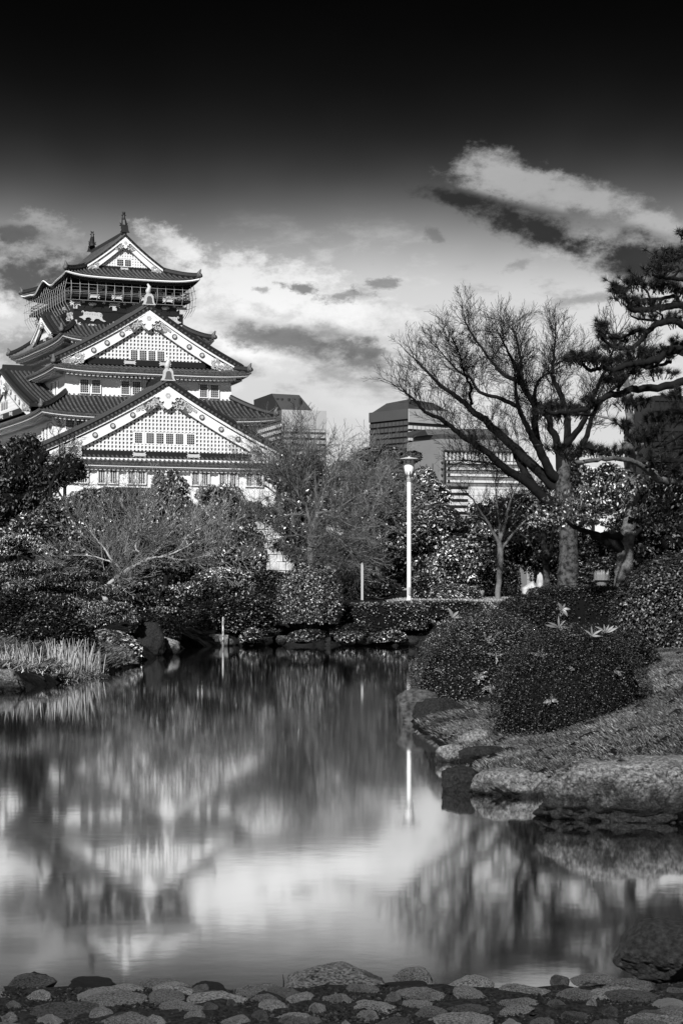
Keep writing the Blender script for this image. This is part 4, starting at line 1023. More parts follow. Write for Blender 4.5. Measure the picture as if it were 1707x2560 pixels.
# a small dry stalk between the stones
st = thing('dry_stalk', 'single thin dark stalk sticking up from the near stones', 'stalk', (P(708, 0, 7.05).x, 7.05, .17))
m_ = MB(); m_.tube([(0, 0, 0), (.002, 0, .05), (-.001, 0, .075)], [.003, .002, .001], 5); m_.build('stem', M_bark, st)

# ------------------------------------------------------------------ stone rampart glimpsed under the trees, stone by stone
rp = thing('stone_rampart', 'pale dry stone rampart glimpsed behind the central bare tree', 'wall', (0, 0, 0))
rg = random.Random(8); D = 150; z = P(0, 1445, D).z; row = 0
while z < P(0, 1305, D).z:
    h = rg.uniform(.42, .62) * (1.15 if row < 2 else 1); x = P(618 + rg.uniform(-8, 8), 0, D).x
    while x < P(775, 0, D).x:
        w_ = rg.uniform(.40, .85); j = lambda a=.05: rg.uniform(-a, a); y0 = D + j(.06) + row * .1; b = MB()
        b.hexa([(x + .02 + j(), y0, z + .02 + j(.03)), (x + w_ - .02 + j(), y0 + j(), z + .02 + j(.03)), (x + w_ - .05, y0 + .6, z + .04), (x + .05, y0 + .6, z + .04),
                (x + .03 + j(), y0 + .05 + j(.03), z + h - .03 + j(.03)), (x + w_ - .03 + j(), y0 + .05, z + h - .03 + j(.03)), (x + w_ - .05, y0 + .6, z + h - .04), (x + .05, y0 + .6, z + h - .04)])
        b.build('stone', M_wallst, rp); x += w_
    z += h; row += 1
b = MB(); b.box(P(600, 0, D).x, P(790, 0, D).x, D + .5 + row * .1, D + 3, 1, z); b.build('rampart_core', M_rockd, rp)
# ------------------------------------------------------------------ vegetation
def rand_dirs(rng, n):
    v = rng.normal(size=(n, 3)); return v / np.linalg.norm(v, axis=1, keepdims=True)
def leaf_quads(c, nrm, L, W, rng, droop=0.0, axis=None):
    """diamond leaves at c facing roughly nrm"""
    n = len(c)
    if axis is None: axis = rand_dirs(rng, n)
    t = axis - nrm * np.sum(axis * nrm, 1, keepdims=True); t[:, 2] -= droop
    t /= np.linalg.norm(t, axis=1, keepdims=True) + 1e-9
    b = np.cross(nrm, t); b /= np.linalg.norm(b, axis=1, keepdims=True) + 1e-9
    L = np.broadcast_to(L, (n,))[:, None]; W = np.broadcast_to(W, (n,))[:, None]
    v = np.stack([c - t * L * .5, c + b * W * .5 + nrm * W * .12, c + t * L * .5, c - b * W * .5 + nrm * W * .12], 1)
    return v.reshape(-1, 3), (np.arange(n)[:, None] * 4 + np.arange(4)[None])
def lumpf(rng, k, amp, wid=.5):
    ds = rand_dirs(rng, k); am = rng.uniform(-.5, 1, k) * amp
    def f(d):
        dot = np.clip(d @ ds.T, -1, 1); return 1 + (np.exp(-(1 - dot) / (wid * wid)) * am).sum(1)
    return f
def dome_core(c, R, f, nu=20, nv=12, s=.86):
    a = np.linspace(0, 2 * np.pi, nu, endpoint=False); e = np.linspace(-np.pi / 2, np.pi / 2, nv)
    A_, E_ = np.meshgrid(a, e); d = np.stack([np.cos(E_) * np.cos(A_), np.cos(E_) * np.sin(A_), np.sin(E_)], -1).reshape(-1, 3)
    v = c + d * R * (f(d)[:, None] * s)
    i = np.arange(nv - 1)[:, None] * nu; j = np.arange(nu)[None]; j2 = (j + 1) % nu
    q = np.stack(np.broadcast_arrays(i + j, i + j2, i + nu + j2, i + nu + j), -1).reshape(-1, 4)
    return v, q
def join(parts):
    vs, qs, o = [], [], 0
    for v, q in parts: vs.append(v); qs.append(q + o); o += len(v)
    return np.concatenate(vs), np.concatenate(qs)
def bush(name, label, cat, x0, x1, ytop, D, ybot=None, m=M_leafb, leaf=.035, n=9000, deep=.8, lump=.10, seed=1, group=None, flat=.62, jit=.75, rz_scale=1.0, k=9, box=0, upw=.85, outw=.25):
    """clipped or loose shrub whose outline spans x0..x1 and reaches up to ytop in the photo"""
    rng = np.random.default_rng(seed); kx = D / F
    w_ = (x1 - x0) / 2 * kx; cxy = P((x0 + x1) / 2, 0, D); ztop = P(0, ytop, D).z
    zb = gz(cxy.x, D) if ybot is None else P(0, ybot, D).z
    h = ztop - zb; rz = h * flat * rz_scale; c = np.array([cxy.x, D, ztop - rz]); R = np.array([w_, w_ * deep, rz])
    f = lumpf(rng, k, lump)
    d = rand_dirs(rng, n); d[:, 2] = np.where(d[:, 2] < -.55, -d[:, 2], d[:, 2])
    if box:                                  # squarer, hedge like
        p_ = 1 - box * .6; dd = np.sign(d) * np.abs(d) ** p_; shape = dd / np.max(np.abs(dd), 1, keepdims=True) * .5 + dd * .5 * 1.15
    else: shape = d
    pos = c + shape * R * (f(d) * (1 + .02 * rng.normal(size=n) - .13 * rng.random(n) ** 2 + np.where(rng.random(n) < .02, .08 * rng.random(n), 0)))[:, None]
    if box: pos = c + shape * R * (1 + .02 * rng.normal(size=n) - .10 * rng.random(n) ** 2)[:, None] * f(d)[:, None]
    keep = pos[:, 2] > zb - .05; pos = pos[keep]; d = d[keep]
    nr = d / R; nr /= np.linalg.norm(nr, axis=1, keepdims=True); nr = nr * outw + np.array([0, 0, upw]) + rand_dirs(rng, len(d)) * jit * .75; nr /= np.linalg.norm(nr, axis=1, keepdims=True)
    L = leaf * rng.uniform(.7, 1.4, len(d))
    v1, q1 = leaf_quads(pos, nr, L, L * .55, rng)
    if box:
        v2, q2 = dome_core(c, R, lambda d_: f(d_) * np.linalg.norm(_boxs(d_, box), axis=1), 24, 14, .86)
    else: v2, q2 = dome_core(c, R, f, 24, 14, .86)
    # skirt below the widest line down to the ground
    o = obj(name, mesh_np(name, *join([(v1, q1)])), m, label=label, cat=cat, group=group)
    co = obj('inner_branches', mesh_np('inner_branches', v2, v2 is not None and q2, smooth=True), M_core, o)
    return o
def _boxs(d, box):
    p_ = 1 - box * .6; dd = np.sign(d) * np.abs(d) ** p_; return dd / np.max(np.abs(dd), 1, keepdims=True) * .5 + dd * .5 * 1.15

def tubes_np(lines, n=4):
    """many tapered limbs in one mesh: lines = list of (points, radii)"""
    vs, qs, o = [], [], 0
    ang = np.arange(n) * 2 * np.pi / n
    for pts, rad in lines:
        p = np.asarray(pts, float); r = np.asarray(rad, float); N = len(p)
        t = np.gradient(p, axis=0); t /= np.linalg.norm(t, axis=1, keepdims=True) + 1e-9
        ref = np.array([0.0, 1.0, .2]) if abs(t[0] @ np.array([0, 1, .2])) < .85 else np.array([1.0, 0, 0])
        s = np.cross(t, ref); s /= np.linalg.norm(s, axis=1, keepdims=True) + 1e-9; b = np.cross(t, s)
        ring = p[:, None] + (s[:, None] * np.cos(ang)[None, :, None] + b[:, None] * np.sin(ang)[None, :, None]) * r[:, None, None]
        vs.append(ring.reshape(-1, 3)); i = np.arange(N - 1)[:, None] * n; j = np.arange(n)[None]; j2 = (j + 1) % n
        qs.append(np.stack(np.broadcast_arrays(i + j, i + j2, i + n + j2, i + n + j), -1).reshape(-1, 4) + o); o += N * n
    return np.concatenate(vs), np.concatenate(qs)
def smooth_line(pts, rad, sub=4, wob=0.0, rng=None):
    p = np.asarray(pts, float); r = np.asarray(rad, float); N = len(p); t = np.linspace(0, N - 1, (N - 1) * sub + 1)
    out = []
    for tt in t:
        i = min(int(tt), N - 2); f = tt - i
        p0, p1, p2, p3 = p[max(i - 1, 0)], p[i], p[i + 1], p[min(i + 2, N - 1)]
        out.append(.5 * ((2 * p1) + (-p0 + p2) * f + (2 * p0 - 5 * p1 + 4 * p2 - p3) * f * f + (-p0 + 3 * p1 - 3 * p2 + p3) * f ** 3))
    out = np.array(out); rr = np.interp(t, np.arange(N), r)
    if wob and rng is not None: out[1:-1] += rng.normal(0, wob, out[1:-1].shape) * np.minimum(1, rr[1:-1, None] / .1 + .3)
    return out, rr
def twigs_from(rng, start, dirv, length, rad, level, out, up=.25, spread=.55, nchild=(4, 6), curl=.12, minr=.004):
    nseg = 5 if level > 0 else 4
    p = np.array(start, float); d = np.array(dirv, float); d /= np.linalg.norm(d); pts = [p.copy()]; rads = [rad]
    for i in range(nseg):
        d = d + rng.normal(0, curl, 3) + np.array([0, 0, up * .25]); d /= np.linalg.norm(d)
        p = p + d * length / nseg; pts.append(p.copy()); rads.append(max(minr, rad * (1 - .75 * (i + 1) / nseg)))
        if level > 0 and i >= 0:
            for _ in range(1 if rng.random() < .8 else 2):
                s = rng.normal(0, 1, 3); s -= d * (s @ d); s /= np.linalg.norm(s) + 1e-9
                nd = d * rng.uniform(.6, 1.0) + s * spread * rng.uniform(.6, 1.3)
                twigs_from(rng, p, nd, length * rng.uniform(.45, .7) * (1 - .06 * i), rads[-1] * .72, level - 1, out, up, spread, nchild, curl, minr)
    out.append((pts, rads))
def px_line(pts, D, rng=None, dd=0.0, dcurve=None):
    """pixel polyline to space; depth drifts by dd metres towards the tip"""
    n = len(pts); return [P(a, b, D + dd * (i / max(1, n - 1)) ** 1.2) for i, (a, b) in enumerate(pts)]
def bare_tree(name, label, trunk, limbs, D, m=M_bark, mt=M_twig, seed=1, twig=(1.0, .015, 2), t0=.25, step=.35, group=None, up=.25, spread=.55, minr=.004, radius_sides=8, trunk_D=None, out_bias=None, tip=True, squash=None):
    """trunk and limbs follow the photo's lines, each pushed to its own depth; twigs grow from them"""
    rng = np.random.default_rng(seed); k = D / F
    tb = trunk[0]; base = P(tb[0], tb[1], D)
    if squash:
        fx = lambda a, b: (1330 - (1330 - a) * .95 if a < 1330 else a, 1000 - (1000 - b) * squash if b < 1000 else b)
        limbs = [dict(l_, p=[fx(*q_) for q_ in l_['p']]) for l_ in limbs]
    root = thing(name, label, 'tree', (0, 0, 0), group=group); lines = []
    root.location = base
    B0 = np.array(base)
    tp, tr = smooth_line([P(a, b, D) for a, b, r in trunk], [r * k for a, b, r in trunk], 5, .01, rng)
    v, q = tubes_np([(tp - B0, tr)], 12); obj('trunk', mesh_np('trunk', v, q, smooth=True), m, root)
    out = []
    for li, lb in enumerate(limbs):
        dd = lb.get('dd', rng.uniform(-1, 1) * 25 * k * 3); pts = lb['p']; r0, r1 = lb['r']
        lp_, lr = smooth_line(px_line(pts, D, dd=dd), np.linspace(r0, r1, len(pts)) * k, 4, .012, rng)
        v, q = tubes_np([(lp_ - B0, lr)], 8); obj('branch', mesh_np('branch', v, q, smooth=True), lb.get('m', m), root)
        if lb.get('bare'): continue
        seg = np.linalg.norm(np.diff(lp_, axis=0), axis=1); cum = np.concatenate([[0], np.cumsum(seg)]); s = cum[-1] * lb.get('t0', t0)
        tw = lb.get('tw', twig)
        while s < cum[-1]:
            i = min(np.searchsorted(cum, s), len(lp_) - 1); i0 = max(0, i - 1)
            d = lp_[i] - lp_[i0]; d = d / (np.linalg.norm(d) + 1e-9)
            sd = rng.normal(0, 1, 3); sd -= d * (sd @ d); sd /= np.linalg.norm(sd) + 1e-9
            nd = d * rng.uniform(.35, .9) + sd * .7 + np.array([0, 0, up])
            fr_ = s / cum[-1]
            twigs_from(rng, lp_[i] - B0, nd, tw[0] * rng.uniform(.6, 1.15) * (1 - .1 * fr_), min(tw[1], lr[i] * .6) , tw[2], out, up, spread, minr=minr)
            s += step * rng.uniform(.6, 1.4)
        if tip:
            for _ in range(2):
                d = lp_[-1] - lp_[-3]; twigs_from(rng, lp_[-1] - B0, d / np.linalg.norm(d) + rng.normal(0, .2, 3), tw[0] * .9, lr[-1] * .9, tw[2], out, up, spread, minr=minr)
    if out:
        v, q = tubes_np(out, 3); obj('twigs', mesh_np('twigs', v, q), mt, root, kind='stuff')
    return root
def leaf_crown(rng, blobs, D, leaf, n_per, depth=1.0, jit=.9, droop=.3, core=.7, elong=.45, sub=7, lump=.18):
    """blobs: (px, py, rx, ry[, dD]) clumps of a crown; returns leaf mesh data and dark inner limbs mesh data"""
    k = D / F; L_, C_ = [], []
    for bl_ in blobs:
        px, py, rx, ry = bl_[:4]; dD = bl_[4] if len(bl_) > 4 else 0
        c0 = np.array(P(px, py, D + dD)); R0 = np.array([rx * k, (rx + ry) / 2 * k * depth, ry * k])
        subs = [(c0, R0 * .72)]
        for _ in range(sub):
            d = rand_dirs(rng, 1)[0]; d[1] = -abs(d[1]) if rng.random() < .6 else d[1]
            subs.append((c0 + d * R0 * rng.uniform(.55, .8), R0 * rng.uniform(.32, .52) * np.array([1.1, 1, .85])))
        for c, R in subs:
            n = max(20, int(n_per * (R[0] * R[2]) / (R0[0] * R0[2])))
            f = lumpf(rng, 6, lump); d = rand_dirs(rng, n)
            pos = c + d * R * (f(d) * (1 - .35 * rng.random(n) ** 1.5))[:, None]
            nr = d * .3 + np.array([0, 0, .7]) + rand_dirs(rng, n) * jit * .75; nr /= np.linalg.norm(nr, axis=1, keepdims=True)
            L = leaf * rng.uniform(.6, 1.5, n)
            L_.append(leaf_quads(pos, nr, L, L * elong, rng, droop))
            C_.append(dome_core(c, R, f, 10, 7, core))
    return join(L_), join(C_)
def leafy_tree(name, label, blobs, D, trunk=None, m=M_leafd, leaf=.16, n_per=1500, seed=1, group=None, cat='tree', depth=1.0, jit=.9, droop=.3, core=.7, elong=.45, sub=7, mb=M_bark, limbs=(), lump=.18):
    rng = np.random.default_rng(seed); k = D / F
    if trunk is None: b = blobs[0]; trunk = [(b[0], HY + (EYE - 1.2) / D * F, max(6, b[2] * .08)), (b[0] + 3, b[1] + b[3] * .3, max(4, b[2] * .05))]
    base = P(trunk[0][0], trunk[0][1], D); B0 = np.array(base)
    root = thing(name, label, cat, base, group=group)
    tp, tr = smooth_line([P(a, b, D) for a, b, r in trunk], [r * k for a, b, r in trunk], 4, .01, rng)
    lines = [(tp - B0, tr)]
    top = np.array(tp[-1])
    for b in blobs[1:]:
        e = np.array(P(b[0], b[1], D + (b[4] if len(b) > 4 else 0))); mid = (top + e) / 2 + np.array([0, 0, -.1 * abs(e[0] - top[0])])
        lines.append((np.array([tp[-2], mid, e]) - B0, [tr[-1] * .8, tr[-1] * .5, tr[-1] * .25]))
    v, q = tubes_np(lines, 8); obj('trunk', mesh_np('trunk', v, q, smooth=True), mb, root)
    (v, q), (v2, q2) = leaf_crown(rng, blobs, D, leaf, n_per, depth, jit, droop, core, elong, sub, lump)
    cr = obj('crown', mesh_np('crown', v - B0, q), m, root)
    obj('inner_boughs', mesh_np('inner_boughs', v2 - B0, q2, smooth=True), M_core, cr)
    return root

# --- far evergreen masses -------------------------------------------------------------------------------------------
leafy_tree('evergreen_tree', 'tall dark evergreen at the left edge in front of the castle eaves', [(45, 1165, 85, 85), (20, 1260, 90, 90), (105, 1225, 45, 80), (-40, 1200, 60, 120)], 112, leaf=.20, n_per=2300, seed=1, droop=.6, elong=.4)
leafy_tree('evergreen_tree', 'rounded evergreen below the dark left tree', [(150, 1300, 85, 60), (230, 1290, 70, 60), (70, 1320, 70, 50), (190, 1370, 110, 50)], 98, leaf=.17, n_per=2200, seed=2, m=M_leafm)
leafy_tree('evergreen_tree', 'low dark evergreen under the castle front wall', [(285, 1275, 65, 48), (225, 1255, 50, 30), (330, 1300, 55, 55), (268, 1240, 36, 20)], 104, leaf=.17, n_per=1900, seed=3)
leafy_tree('evergreen_tree', 'upright pale tipped evergreen before the castle windows', [(415, 1240, 62, 55), (385, 1290, 60, 55), (450, 1300, 60, 60), (410, 1200, 42, 26)], 100, leaf=.18, n_per=2300, seed=4, m=M_leafm, droop=.7, elong=.36)
leafy_tree('evergreen_tree', 'broad weeping evergreen with sunlit right side, below the lowest eave', [(560, 1255, 75, 62), (515, 1320, 80, 75), (600, 1335, 58, 85), (560, 1400, 90, 60), (640, 1390, 35, 60)], 99, leaf=.18, n_per=2600, seed=5, m=M_leafm, droop=.8, elong=.36)
leafy_tree('evergreen_tree', 'dark hedge like evergreen behind the leaning plum tree', [(330, 1390, 110, 55), (440, 1400, 90, 50), (250, 1420, 80, 45)], 88, leaf=.15, n_per=2300, seed=6)
leafy_tree('evergreen_tree', 'dark rounded evergreen rising behind the lamp head', [(955, 1145, 62, 40), (1010, 1150, 36, 32), (925, 1180, 60, 40)], 118, leaf=.18, n_per=1700, seed=7, droop=.1)
leafy_tree('evergreen_tree', 'dense dark evergreen behind the central bare tree', [(740, 1195, 75, 55), (850, 1200, 80, 50), (720, 1290, 60, 70), (810, 1260, 70, 80), (760, 1350, 90, 60), (690, 1180, 36, 30)], 116, leaf=.19, n_per=2000, seed=8, m=M_leafm)
leafy_tree('evergreen_tree', 'dark spreading evergreen left of the lamp pole', [(900, 1270, 80, 80), (960, 1330, 90, 90), (890, 1370, 80, 60), (990, 1240, 60, 70), (985, 1420, 60, 80)], 92, leaf=.15, n_per=2600, seed=9, m=M_leafm)
leafy_tree('evergreen_tree', 'pale feathery evergreen right of the lamp pole', [(1075, 1260, 62, 75), (1055, 1330, 60, 70), (1110, 1340, 70, 60), (1085, 1400, 75, 55), (1060, 1200, 42, 50)], 88, leaf=.14, n_per=2700, seed=10, m=M_leafl)
leafy_tree('evergreen_tree', 'dark layered evergreen beside the museum foot', [(1165, 1315, 58, 34), (1125, 1300, 40, 26), (1195, 1335, 42, 28), (1150, 1350, 60, 34)], 84, leaf=.13, n_per=2100, seed=11, droop=.0, m=M_leafm)
leafy_tree('evergreen_tree', 'round leafy tree with pale leaf tips, right of the feathery one', [(1140, 1390, 62, 52), (1100, 1430, 55, 45), (1180, 1425, 48, 48)], 78, leaf=.12, n_per=2500, seed=12, m=M_leafl)
leafy_tree('evergreen_tree', 'shadowy evergreen behind the slim tree', [(1250, 1330, 95, 70), (1320, 1380, 90, 75), (1230, 1410, 90, 65), (1380, 1320, 80, 70)], 104, leaf=.17, n_per=2200, seed=13)
leafy_tree('evergreen_tree', 'dark evergreen mass beyond the pine at the right edge', [(1680, 1230, 100, 90), (1620, 1310, 90, 80), (1710, 1340, 90, 100), (1560, 1380, 80, 70), (1480, 1380, 90, 60)], 74, leaf=.13, n_per=2400, seed=14)
leafy_tree('evergreen_tree', 'grey evergreen between the big bare trunk and the pale trunk', [(1480, 1250, 70, 70), (1440, 1200, 50, 50), (1520, 1200, 60, 60)], 96, leaf=.15, n_per=1900, seed=15, m=M_leafm)
leafy_tree('distant_tree', 'low dark tree line tree below the castle on the left', [(160, 1180, 60, 50), (60, 1130, 60, 40)], 150, leaf=.25, n_per=1300, seed=16)
leafy_tree('distant_tree', 'dark tree in front of the castle stone base', [(690, 1330, 70, 60), (640, 1300, 30, 50)], 170, leaf=.28, n_per=1300, seed=17)
leafy_tree('distant_tree', 'dark grove hiding the castle base behind the left bank shrubs', [(30, 1400, 110, 60), (180, 1430, 100, 50), (330, 1440, 100, 50), (450, 1440, 90, 50), (100, 1340, 80, 50)], 140, leaf=.24, n_per=1600, seed=19)
leafy_tree('distant_tree', 'grey tree in front of the museum base', [(1260, 1270, 90, 50), (1350, 1250, 70, 60), (1420, 1270, 70, 60)], 140, leaf=.22, n_per=1500, seed=18, m=M_leafm)

# --- pruned pines and shrubs on the left bank -----------------------------------------------------------------------
def pads(name, label, blobs, D, trunk, limbs=(), m=M_leafd, seed=1, leaf=.07, n_per=2600, elong=.22, **kw):
    return leafy_tree(name, label, blobs, D, trunk=trunk, m=m, leaf=leaf, n_per=n_per, seed=seed, elong=elong, droop=-.5, sub=6, depth=.9, **kw)
pads('pruned_pine', 'cloud pruned pine with pale brushy tops at the left edge', [(40, 1350, 70, 22), (-20, 1375, 80, 25), (95, 1370, 36, 14), (50, 1420, 90, 22), (120, 1412, 46, 16), (0, 1445, 80, 22)], 60, [(30, 1520, 9), (40, 1440, 7), (35, 1370, 5)], seed=21, m=M_leafl)
pads('pruned_pine', 'broad low pruned pine spreading over the left bank', [(170, 1448, 100, 26), (90, 1462, 80, 24), (225, 1470, 60, 22), (140, 1505, 110, 30), (60, 1500, 70, 26), (220, 1520, 70, 26)], 50, [(130, 1600, 9), (150, 1530, 7), (160, 1470, 4)], seed=22, m=M_leafm)
pads('pruned_pine', 'small pruned shrub with a flat shelf of leaves by the black stone', [(300, 1525, 56, 26), (250, 1545, 60, 26), (200, 1560, 60, 24), (325, 1540, 30, 18)], 48.5, [(230, 1610, 6), (250, 1560, 5), (270, 1535, 3)], seed=23, m=M_leafm)
bush('shrub', 'dark rounded shrub at the left edge behind the reeds', 'shrub', -70, 120, 1490, 42, m=M_leafd, leaf=.06, n=9000, seed=31, lump=.25, ybot=1660)
bush('shrub', 'large shaded shrub sloping down to the reeds', 'shrub', 50, 250, 1530, 41, m=M_leafd, leaf=.06, n=9000, seed=32, lump=.3, ybot=1660)
bush('grassy_mound', 'shaggy pale grass mound above the small shore rocks', 'mound', 175, 350, 1582, 45, m=M_leafl, leaf=.13, n=7000, seed=33, lump=.2, ybot=1660, jit=.9)
pads('spreading_tree', 'low spreading tree with flat crown and pale short trunk behind the black stone', [(400, 1490, 90, 32), (330, 1468, 70, 26), (470, 1480, 80, 30), (540, 1470, 80, 28), (420, 1525, 70, 22), (360, 1510, 50, 22)], 54, [(400, 1590, 11), (404, 1545, 9), (412, 1510, 6)], seed=24, m=M_leafm, mb=M_barkl, leaf=.08, elong=.4)
bush('shrub', 'twiggy pale topped shrub below the weeping evergreen', 'shrub', 470, 660, 1415, 66, m=M_leafl, leaf=.09, n=9000, seed=34, lump=.25, ybot=1520, jit=.95)
bush('shrub', 'dark shrub in the shade under the spreading tree', 'shrub', 420, 580, 1500, 60, m=M_leafd, leaf=.06, n=6000, seed=35, lump=.2, ybot=1600)
bush('clipped_shrub', 'broad clipped shrub with shiny leaves left of the round topiary', 'shrub', 535, 700, 1482, 58.5, leaf=.075, n=10000, seed=36, lump=.12, m=M_leafs)
bush('topiary_ball', 'tall round clipped topiary on the far shore', 'topiary', 688, 858, 1410, 58.15, leaf=.055, n=19000, seed=37, lump=.02, m=M_leaft, flat=.5, ybot=1602, upw=.3, outw=.7)
bush('shrub', 'mid grey shrub peeping over between clipped shrub and topiary', 'shrub', 600, 740, 1425, 66, leaf=.08, n=7000, seed=38, lump=.2, m=M_leafd, ybot=1520)
bush('hedge', 'long low clipped hedge on the far shore beside the topiary', 'hedge', 845, 1060, 1508, 59.6, leaf=.055, n=12000, seed=39, lump=.06, m=M_leafm, box=.6, deep=.5)
bush('hedge', 'far end of the low hedge beneath the lamp', 'hedge', 985, 1200, 1503, 61.5, leaf=.055, n=11000, seed=40, lump=.08, m=M_leafm, box=.5, deep=.5)
bush('shrub', 'small shrub at the foot of the lamp', 'shrub', 1030, 1100, 1435, 76, leaf=.08, n=4000, seed=41, lump=.25, m=M_leafm, ybot=1505)
bush('shrub', 'bright low shrub on the open ground right of the lamp', 'shrub', 1080, 1200, 1462, 74, leaf=.09, n=6000, seed=42, lump=.3, m=M_leafl, ybot=1505)
bush('shrub', 'dark shrub in front of the far white stone', 'shrub', 1250, 1290, 1462, 98, leaf=.10, n=2000, seed=43, lump=.2, m=M_leafd, ybot=1500)
bush('shrub', 'shaded shrub under the arching pale limb', 'shrub', 1440, 1560, 1395, 62, leaf=.09, n=7000, seed=44, lump=.2, m=M_leafd, ybot=1500)
bush('shrub', 'shrub behind the dark gap left of the lamp', 'shrub', 850, 910, 1440, 84, leaf=.08, n=3500, seed=45, lump=.3, m=M_leafm, ybot=1505)

bush('shrub', 'black shaded shrub hugging the shore right of the upright stone', 'shrub', 425, 570, 1525, 59, m=M_leafd, leaf=.06, n=7000, seed=46, lump=.25, ybot=1594)
bush('shrub', 'low dark shrub on the shore behind the upright stone', 'shrub', 330, 450, 1545, 53, m=M_leafd, leaf=.06, n=6000, seed=47, lump=.25, ybot=1615)
rngf = np.random.default_rng(77)
for i_, (xa, xb, yt_, lab_) in enumerate([(600, 650, 1575, 'small fern like tuft over the dark shore stones right of the stake'), (715, 800, 1578, 'trailing leaves under the round topiary'), (840, 905, 1580, 'trailing leaves left of the bright waterline block'), (925, 1010, 1578, 'trailing leaves over the shaded end stones')]):
    bush('trailing_shrub', lab_, 'shrub', xa, xb, yt_, 57.0, m=M_leafm, leaf=.07, n=1500, seed=80 + i_, lump=.4, ybot=1606, jit=1.0)
bush('shrub', 'low overhanging shrub at the foot of the topiary', 'shrub', 590, 695, 1562, 58.4, m=M_leafd, leaf=.06, n=5000, seed=48, lump=.3, ybot=1592)
bush('shrub', 'low overhanging shrub between topiary and hedge', 'shrub', 790, 960, 1562, 58.6, m=M_leafd, leaf=.06, n=5000, seed=49, lump=.3, ybot=1592)
bush('shrub', 'dark understorey shrub behind the slim tree', 'shrub', 1200, 1300, 1400, 120, m=M_leafd, leaf=.13, n=5000, seed=71, lump=.3, ybot=1492)
bush('shrub', 'dark understorey shrub behind the big bare trunk', 'shrub', 1340, 1470, 1395, 112, m=M_leafd, leaf=.13, n=6000, seed=72, lump=.3, ybot=1492)
bush('shrub', 'dark understorey shrub in the gap left of the lamp', 'shrub', 830, 1010, 1400, 112, m=M_leafd, leaf=.13, n=6000, seed=73, lump=.3, ybot=1492)
bush('shrub', 'shady shrub on the slope behind the cloud pruned pine', 'shrub', -60, 180, 1430, 66, m=M_leafd, leaf=.07, n=8000, seed=74, lump=.3, ybot=1540)
bush('shrub', 'shady shrub on the slope behind the plum tree', 'shrub', 150, 420, 1425, 72, m=M_leafd, leaf=.08, n=9000, seed=75, lump=.3, ybot=1540)
# --- right bank: clipped mounds -------------------------------------------------------------------------------------
bush('clipped_mound', 'wide clipped azalea mound overhanging the water', 'shrub', 1015, 1420, 1532, 26.0, m=M_leafb2, leaf=.021, n=60000, seed=51, lump=.08, k=14, deep=.8, ybot=1790, flat=.88)
bush('clipped_mound', 'dark clipped azalea mound in front on the grass', 'shrub', 1228, 1630, 1572, 19.8, leaf=.017, n=60000, seed=52, lump=.08, k=14, deep=.8, ybot=1825, flat=.85)
bush('clipped_mound', 'low clipped mound linking the front mound and the tall topiary', 'shrub', 1400, 1640, 1600, 22.5, leaf=.026, n=22000, seed=53, lump=.16, k=16, ybot=1750)
bush('hedge', 'shaded clipped hedge behind the azalea mounds', 'hedge', 1320, 1570, 1470, 37, leaf=.036, n=20000, seed=54, lump=.05, box=.6, deep=.5, ybot=1600)
bush('hedge', 'low front part of the hedge running to the open ground', 'hedge', 1230, 1420, 1488, 34, leaf=.034, n=14000, seed=55, lump=.12, deep=.6, ybot=1600)
bush('topiary_ball', 'big clipped topiary at the right edge with coarse leaves', 'topiary', 1528, 1880, 1392, 27, leaf=.042, n=36000, seed=56, lump=.07, k=14, ybot=1680, flat=.55, upw=.5, outw=.5)

